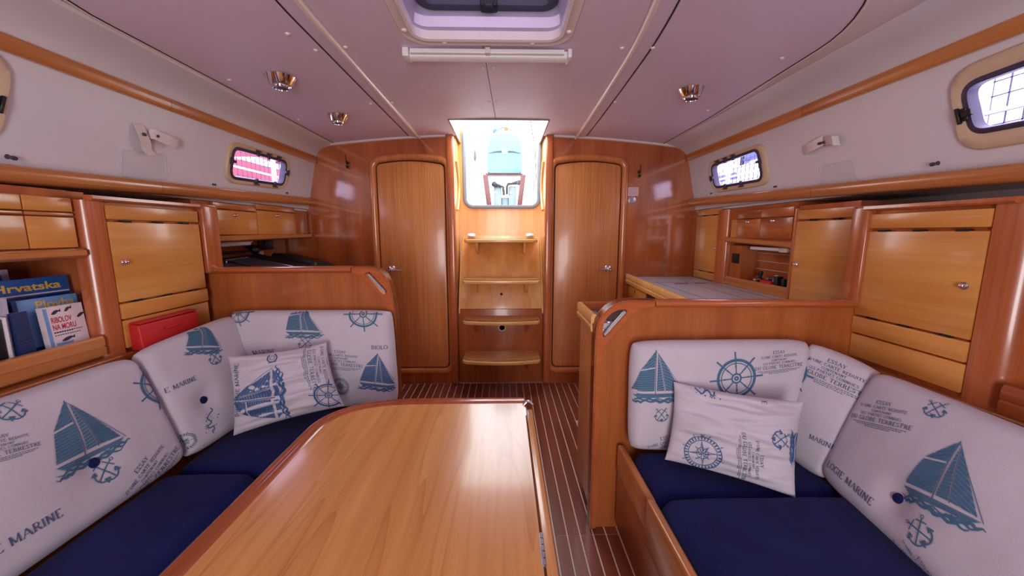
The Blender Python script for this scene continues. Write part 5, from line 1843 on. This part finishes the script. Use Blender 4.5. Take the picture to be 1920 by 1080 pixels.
for s, items in ((-1, (((1.512, .188), [(1.500, .222, .004), (1.505, .20, .012), (1.512, .185, .014), (1.518, .16, .022), (1.530, .135, .014), (1.548, .118, .022)], (1, .25), 'cream curtain strap hanging down from its stud on the settee side'),
                         ((1.565, .195), [(1.545, .198, .003), (1.556, .199, .018), (1.570, .196, .020), (1.600, .190, .030), (1.635, .186, .034), (1.655, .182, .026)], (.15, 1), 'cream curtain strap curling sideways from its stud on the settee side'))),
                 (1, (((1.652, .200), [(1.640, .212, .004), (1.655, .205, .016), (1.680, .198, .022), (1.715, .192, .024), (1.745, .186, .012)], (.2, 1), 'cream curtain strap pointing towards the galley window'),
                      ((1.630, .200), [(1.640, .200, .004), (1.624, .203, .018), (1.600, .206, .026), (1.575, .196, .030), (1.562, .190, .014)], (.1, 1), 'cream curtain strap folded back beside its stud on the galley side')))):
    for (st_, pts, wd_, lab) in items:
        e = thing('curtain_strap', wp(s, *st_), lab, 'strap', 'curtain straps on the cabin sides')
        strap(s, pts, .038, Vector((wd_[0], wd_[1])).normalized()).build('band', STRAP, e, smooth=60)
        n = wp(s, 0, 0, 1) - wp(s, 0, 0)
        MB().lathe([(.006, 0), (.006, .022), (.004, .025), (.001, .0255)], wp(s, *st_), n, 12).build('stud', GREYP, e, smooth=50)
M = NT('clear_vinyl')
tr = M.n('ShaderNodeBsdfTransparent')
mx = M.n('ShaderNodeMixShader')
mx.inputs[0].default_value = .2
M.set(Roughness=.12)
M.b.inputs['Base Color'].default_value = (.85, .88, .92, 1)
M.l(tr.outputs[0], mx.inputs[1])
M.l(M.b.outputs[0], mx.inputs[2])
M.l(mx.outputs[0], M.out.inputs['Surface'])
VIN = M.m
for s, q, lab in ((-1, [(1.452, .018), (1.640, .030), (1.622, .130), (1.448, .116)], 'clear vinyl pocket under the settee-side curtain straps'), (1, [(1.505, .012), (1.690, .026), (1.678, .108), (1.520, .104)], 'clear vinyl pocket under the galley-side curtain straps')):
    e = thing('vinyl_pocket', wp(s, *q[0]), lab, 'pocket')
    n = wp(s, 0, 0, 1) - wp(s, 0, 0)
    MB().plate(rpoly(q, .012), wp(s, 0, 0, .0035), (0, 1, 0), (s * EW[0], 0, EW[1]), n * .0012).build('sheet', VIN, e)
    MB().ribbon([wp(s, a, b, .0035) for a, b in (rpoly(q, .012) if s < 0 else rpoly(q, .012)[::-1])], [(-.002, -.003), (-.002, .002), (.001, .002), (.001, -.003)], True, n).build('welt', VIN, e, smooth=50)
for s, y, t_, r, lab in ((-1, 1.137, .026, .006, 'dark stud above the shelf edge at the left picture edge'), (1, 1.232, .036, .006, 'dark stud below the large window on the galley side')):
    n = wp(s, 0, 0, 1) - wp(s, 0, 0)
    o = MB().lathe([(r * 1.2, 0), (r * .8, .004), (r * .8, .014), (r * 1.1, .016), (r, .022), (.001, .0225)], wp(s, y, t_), n, 12).build('curtain_stud', GREYP, smooth=50)
    tag(o, lab, 'stud')
for s, y, t_, lab in ((-1, 1.90, .045, 'pair of small dark screws below the chart-table window, fore end'), (-1, 2.51, .068, 'pair of small dark screws below the chart-table window, aft end'), (1, 1.965, .050, 'pair of small dark screws below the galley window, fore end'), (1, 2.565, .078, 'pair of small dark screws below the galley window, aft end')):
    n = wp(s, 0, 0, 1) - wp(s, 0, 0)
    e = thing('screw_pair', wp(s, y, t_), lab, 'screws')
    for d in (-.007, .007):
        MB().lathe([(.005, 0), (.005, .003), (.001, .004)], wp(s, y + d, t_), n, 10).build('screw', GREYP, e, smooth=40)

# ================================================================== outside
COVER = plain('cover_cloth_pale_blue', (96, 130, 142), .7, var=.05)
PEDG = plain('pedestal_grey', (112, 128, 138), .4, var=.05)
MAHO = plain('table_leaf_mahogany', (84, 30, 30), .35, var=.2)
GELC = plain('gelcoat_white', (222, 228, 232), .35, var=.03)
h = thing('helm_pedestal', (.005, 4.6, .9), 'covered helm pedestal with folded mahogany table leaves out in the cockpit', 'pedestal')
prof = [(-.205, 0), (-.214, .10), (-.214, .24), (-.196, .36), (-.16, .44), (-.10, .482), (0, .492), (.10, .482), (.16, .44), (.196, .36), (.214, .24), (.214, .10), (.205, 0)]
cp = rpoly([(a, b) for a, b in prof], .03, 3)
m = MB()
n = len(cp)
for (y, k) in ((4.56, .90), (4.58, .97), (4.62, 1.0), (4.82, 1.0), (4.86, .96), (4.88, .88)):
    m.v += [V(.007 + a * k, y, 1.872 + b * k) for a, b in cp]
for j in range(5):
    m.f += [(j * n + i, j * n + (i + 1) % n, (j + 1) * n + (i + 1) % n, (j + 1) * n + i) for i in range(n)]
m.f += [tuple(range(n)), tuple(5 * n + i for i in reversed(range(n)))]
m.build('cover', COVER, h, smooth=60)
MB().tube([(-.18, 4.555, 2.092), (-.10, 4.552, 2.112), (-.03, 4.55, 2.116)], [.002, .006, .009], 8).build('seam_fold', GREYP, h, smooth=50)
MB().tube([(.20, 4.555, 2.092), (.12, 4.552, 2.112), (.05, 4.55, 2.116)], [.002, .006, .009], 8).build('seam_fold', GREYP, h, smooth=50)
MB().box(-.018, .034, 4.545, 4.556, 2.088, 2.128).build('buckle', WHITEP, h, bevel=.004)
MB().tube([(-.10, 4.72, 2.30)] + [(.005 - .105 * math.cos(R(a)), 4.72, 2.36 + .07 * math.sin(R(a))) for a in range(0, 181, 15)] + [(.11, 4.72, 2.30)], .014, 10).build('hoop', ALU, h, smooth=60)
MB().box(.002, .052, 4.69, 4.74, 2.375, 2.42).build('clamp', BRASS, h, bevel=.004)
MB().box(-.13, -.085, 4.68, 4.74, 2.358, 2.405).build('blue_tie', BLUE1, h, bevel=.010)
MB().tube([(.047, 4.71, 2.40), (.047, 4.71, 3.6)], .009, 8).build('staff', STEEL, h, smooth=60)
MB().box(-.218, .228, 4.58, 4.72, 1.850, 1.873).build('table_edge', MAHO, h, bevel=.003)
for sg, x0, x1 in ((-1, -.250, -.188), (1, .198, .258)):
    MB().hexa([V(x0 + sg * -.11, 4.50, .95), V(x1 + sg * -.11, 4.50, .95), V(x1 + sg * -.11, 4.56, .95), V(x0 + sg * -.11, 4.56, .95), V(x0, 4.50, 1.845), V(x1, 4.50, 1.845), V(x1, 4.56, 1.845), V(x0, 4.56, 1.845)]).build('table_leaf', MAHO, h, bevel=.008)
for x0, x1 in ((-.125, -.03), (.055, .15)):
    p = MB().box(x0, x1, 4.62, 4.76, .9, 1.73).build('pillar', PEDG, h, bevel=.012)
    MB().lathe([(.014, 0), (.014, .010), (.001, .011)], ((x0 + x1) / 2 - .02, 4.62, 1.65), (0, -1, 0), 12).build('bolt', STEEL, p, smooth=40)
MB().box(-.03, .055, 4.66, 4.74, .9, 1.60).build('column', PEDG, h, bevel=.008)
for pts in ([(-.12, 4.6, 1.74), (-.06, 4.6, 1.735), (-.01, 4.6, 1.715), (.0, 4.6, 1.62)], [(.18, 4.6, 1.77), (.10, 4.6, 1.755), (.05, 4.6, 1.75), (.035, 4.6, 1.72), (.035, 4.6, 1.63)]):
    MB().tube(pts, [.026] + [.016] * (len(pts) - 1), 10).build('hose', BLACKP, h, smooth=60)
MB().lathe([(.032, 0), (.034, .02), (.026, .03), (.001, .031)], (-.115, 4.6, 1.745), (0, -1, 0), 16).build('lever_boss', BLACKP, h, smooth=50)
MB().lathe([(.030, 0), (.032, .02), (.024, .03), (.001, .031)], (.178, 4.6, 1.765), (0, -1, 0), 16).build('lever_boss', GREYP, h, smooth=50)
# cockpit shell outside the companionway
MB().box(-1.7, 1.7, 3.12, 6.4, .80, .86).build('cockpit_sole', GELC, label='white cockpit sole outside the companionway', cat='cockpit', kind='structure')
for sg in (-1, 1):
    MB().box(*sorted((sg * .62, sg * 1.7)), 3.14, 5.9, .86, 1.30).build('cockpit_bench', GELC, bevel=.03, label='white cockpit bench on the %s side' % ('chart-table', 'galley')[sg > 0], cat='bench')
# rigging beside the pedestal
r_ = thing('mainsheet_tackle', (.33, 4.3, 1.30), 'thin sheet with grey block hanging beside the covered pedestal', 'rigging')
MB().tube([(.42, 4.3, .861), (.345, 4.3, 2.06), (.285, 4.3, 2.45), (.27, 4.3, 3.2)], .006, 6).build('rope', GREYP, r_)
MB().tube([(.36, 4.3, .861), (.33, 4.3, 2.02)], .005, 6).build('rope', GREYP, r_)
MB().lathe([(.004, 0), (.022, .02), (.030, .06), (.028, .09), (.010, .13), (.004, .15)], (.325, 4.3, 2.055), (-.15, 0, 1), 14).build('block', ALU, r_, smooth=60)
bs = thing('backstay', (-.36, 6.2, .86), 'thin white antenna wire behind the covered pedestal', 'rigging')
MB().tube([(-.46, 6.2, .86), (-.46, 6.2, 3.4)], .006, 6).build('wire', LILAC, bs)
MB().lathe([(.008, 0), (.024, .05), (.024, .12), (.008, .17)], (-.46, 6.2, 2.30), (0, 0, 1), 10).build('insulator', GREYP, bs, smooth=50)
# moored boats


def hull(name, lab, c, L, B, H, mat, yaw, extras):
    e = thing(name, c, lab, 'boat')
    M4 = Matrix.Translation(c) @ Matrix.Rotation(R(yaw), 4, 'Z')
    m = MB()
    sec = 14
    ring = []
    for i in range(sec + 1):
        t_ = i / sec
        w = B / 2 * (1 - max(0, (t_ - .45) / .55) ** 2.2) * (.86 + .14 * min(1, t_ / .3))
        w = max(w, .02)
        z1 = H * (1 + .18 * max(0, t_ - .4))
        x = -L / 2 + L * t_
        row = [(x, -w, z1), (x, -w * .96, z1 * .55), (x, -w * .7, .05), (x, 0, -.2), (x, w * .7, .05), (x, w * .96, z1 * .55), (x, w, z1)]
        m.v += [M4 @ V(*p) for p in row]
    for i in range(sec):
        for k in range(6):
            m.f.append((i * 7 + k, i * 7 + k + 1, (i + 1) * 7 + k + 1, (i + 1) * 7 + k))
        m.f.append((i * 7 + 6, i * 7, (i + 1) * 7, (i + 1) * 7 + 6))
    m.f.append(tuple(range(7)))
    m.build('hull', mat, e, smooth=40)
    for nm, (x0, x1, y0, y1, z0, z1), mm in extras:
        MB().hexa([M4 @ V(*p) for p in ((x0, y0, z0), (x1, y0, z0), (x1, y1, z0), (x0, y1, z0), (x0 + .1, y0 * .9, z1), (x1 - .25, y0 * .9, z1), (x1 - .25, y1 * .9, z1), (x0 + .1, y1 * .9, z1))]).build(nm, mm, e, bevel=.02)
    return e


REDB = plain('boat_red', (196, 40, 48), .35, var=.1)
SAILB = plain('sail_cover_blue', (60, 70, 130), .6, var=.1)
hull('red_yacht', 'red neighbouring yacht seen through netting in the chart-table window', (-4.6, 7.2, .3), 5.4, 2.2, 1.85, REDB, 90,
     [('coach_roof', (-1.0, 1.4, -.75, .75, 1.85, 2.08), GELC), ('sprayhood', (-.65, .02, -.8, .8, 2.08, 2.55), REDB), ('locker_box', (.14, .42, -.8, .8, 2.08, 2.42), REDB), ('cabin_window', (.10, .34, -.83, .83, 2.10, 2.26), SAILB), ('hood_window', (-.28, -.05, -.83, .83, 2.22, 2.40), SAILB), ('mast', (1.3, 1.4, -.05, .05, 2.08, 8.0), ALU)])
hull('white_yacht', 'white neighbouring yacht beyond the pedestal at the companionway', (-2.3, 12.5, .3), 7, 2.6, 1.35, GELC, 15,
     [('coach_roof', (-1.8, 1.2, -.85, .85, 1.35, 1.95), GELC), ('cabin_window', (-1.2, .6, -.88, .88, 1.55, 1.72), SAILB), ('mast', (.3, .42, -.06, .06, 1.9, 9.0), ALU), ('wheelhouse', (-2.4, -1.5, -.7, .7, 1.35, 2.4), CAULK)])
hull('grey_yacht', 'pale neighbouring yacht beside the galley-side windows', (5.4, 8.0, .3), 6.0, 2.4, 1.75, GELC, 92,
     [('coach_roof', (-1.6, 1.6, -.8, .8, 1.75, 2.2), GELC), ('cabin_window', (-.4, .9, -.82, .82, 1.95, 2.10), SAILB), ('mast', (.5, .62, -.06, .06, 2.2, 9.0), ALU), ('sail_cover', (-1.8, .5, -.1, .1, 2.45, 2.7), SAILB)])
NETM = plain('net_cord', (70, 66, 92), .7, var=.1)
# lifelines and netting along both side decks
for sg in (-1, 1):
    e = thing('guard_rail', (sg * 2.0, 1.6, 1.36), 'steel stanchions with lifelines outside the %s windows' % ('chart-table side', 'galley side')[sg > 0], 'railing')
    for y in (-.9, .45, 1.61 if sg > 0 else 2.2, 3.4):
        MB().tube([(sg * 2.0, y, 1.36), (sg * 2.0, y, 2.05)], .019, 10).build('stanchion', STEEL, e, smooth=60)
    for z in (1.66, 2.04):
        MB().tube([(sg * 2.0, -1.5, z), (sg * 2.0, 4.6, z)], .010, 8).build('lifeline', STEEL, e, smooth=60)
    nn = MB()
    for k in range(int(5.6 / .055)):
        y = -1.2 + k * .055
        nn.box(sg * 2.0235 - .002, sg * 2.0235 + .002, y - .0022, y + .0022, 1.37, 2.03)
    for k in range(12):
        z = 1.38 + k * .058
        nn.box(sg * 2.0235 - .002, sg * 2.0235 + .002, -1.2, 4.4, z - .0022, z + .0022)
    nn.build('safety_netting', NETM, smooth=0, label='fine square safety netting outside the %s windows' % ('chart-table side', 'galley side')[sg > 0], cat='netting', kind='stuff')
    MB().box(*sorted((sg * 1.45, sg * 2.1)), -1.9, 4.6, 1.338, 1.36).build('side_deck', GELC, label='white side deck outside the %s windows' % ('chart-table side', 'galley side')[sg > 0], cat='deck', kind='structure')
MB().box(-60, 60, -60, 60, -.5, -.4).build('water', plain('harbour_water', (96, 116, 126), .12, var=.3, nscale=1), label='grey harbour water around the boat', cat='water', kind='structure')
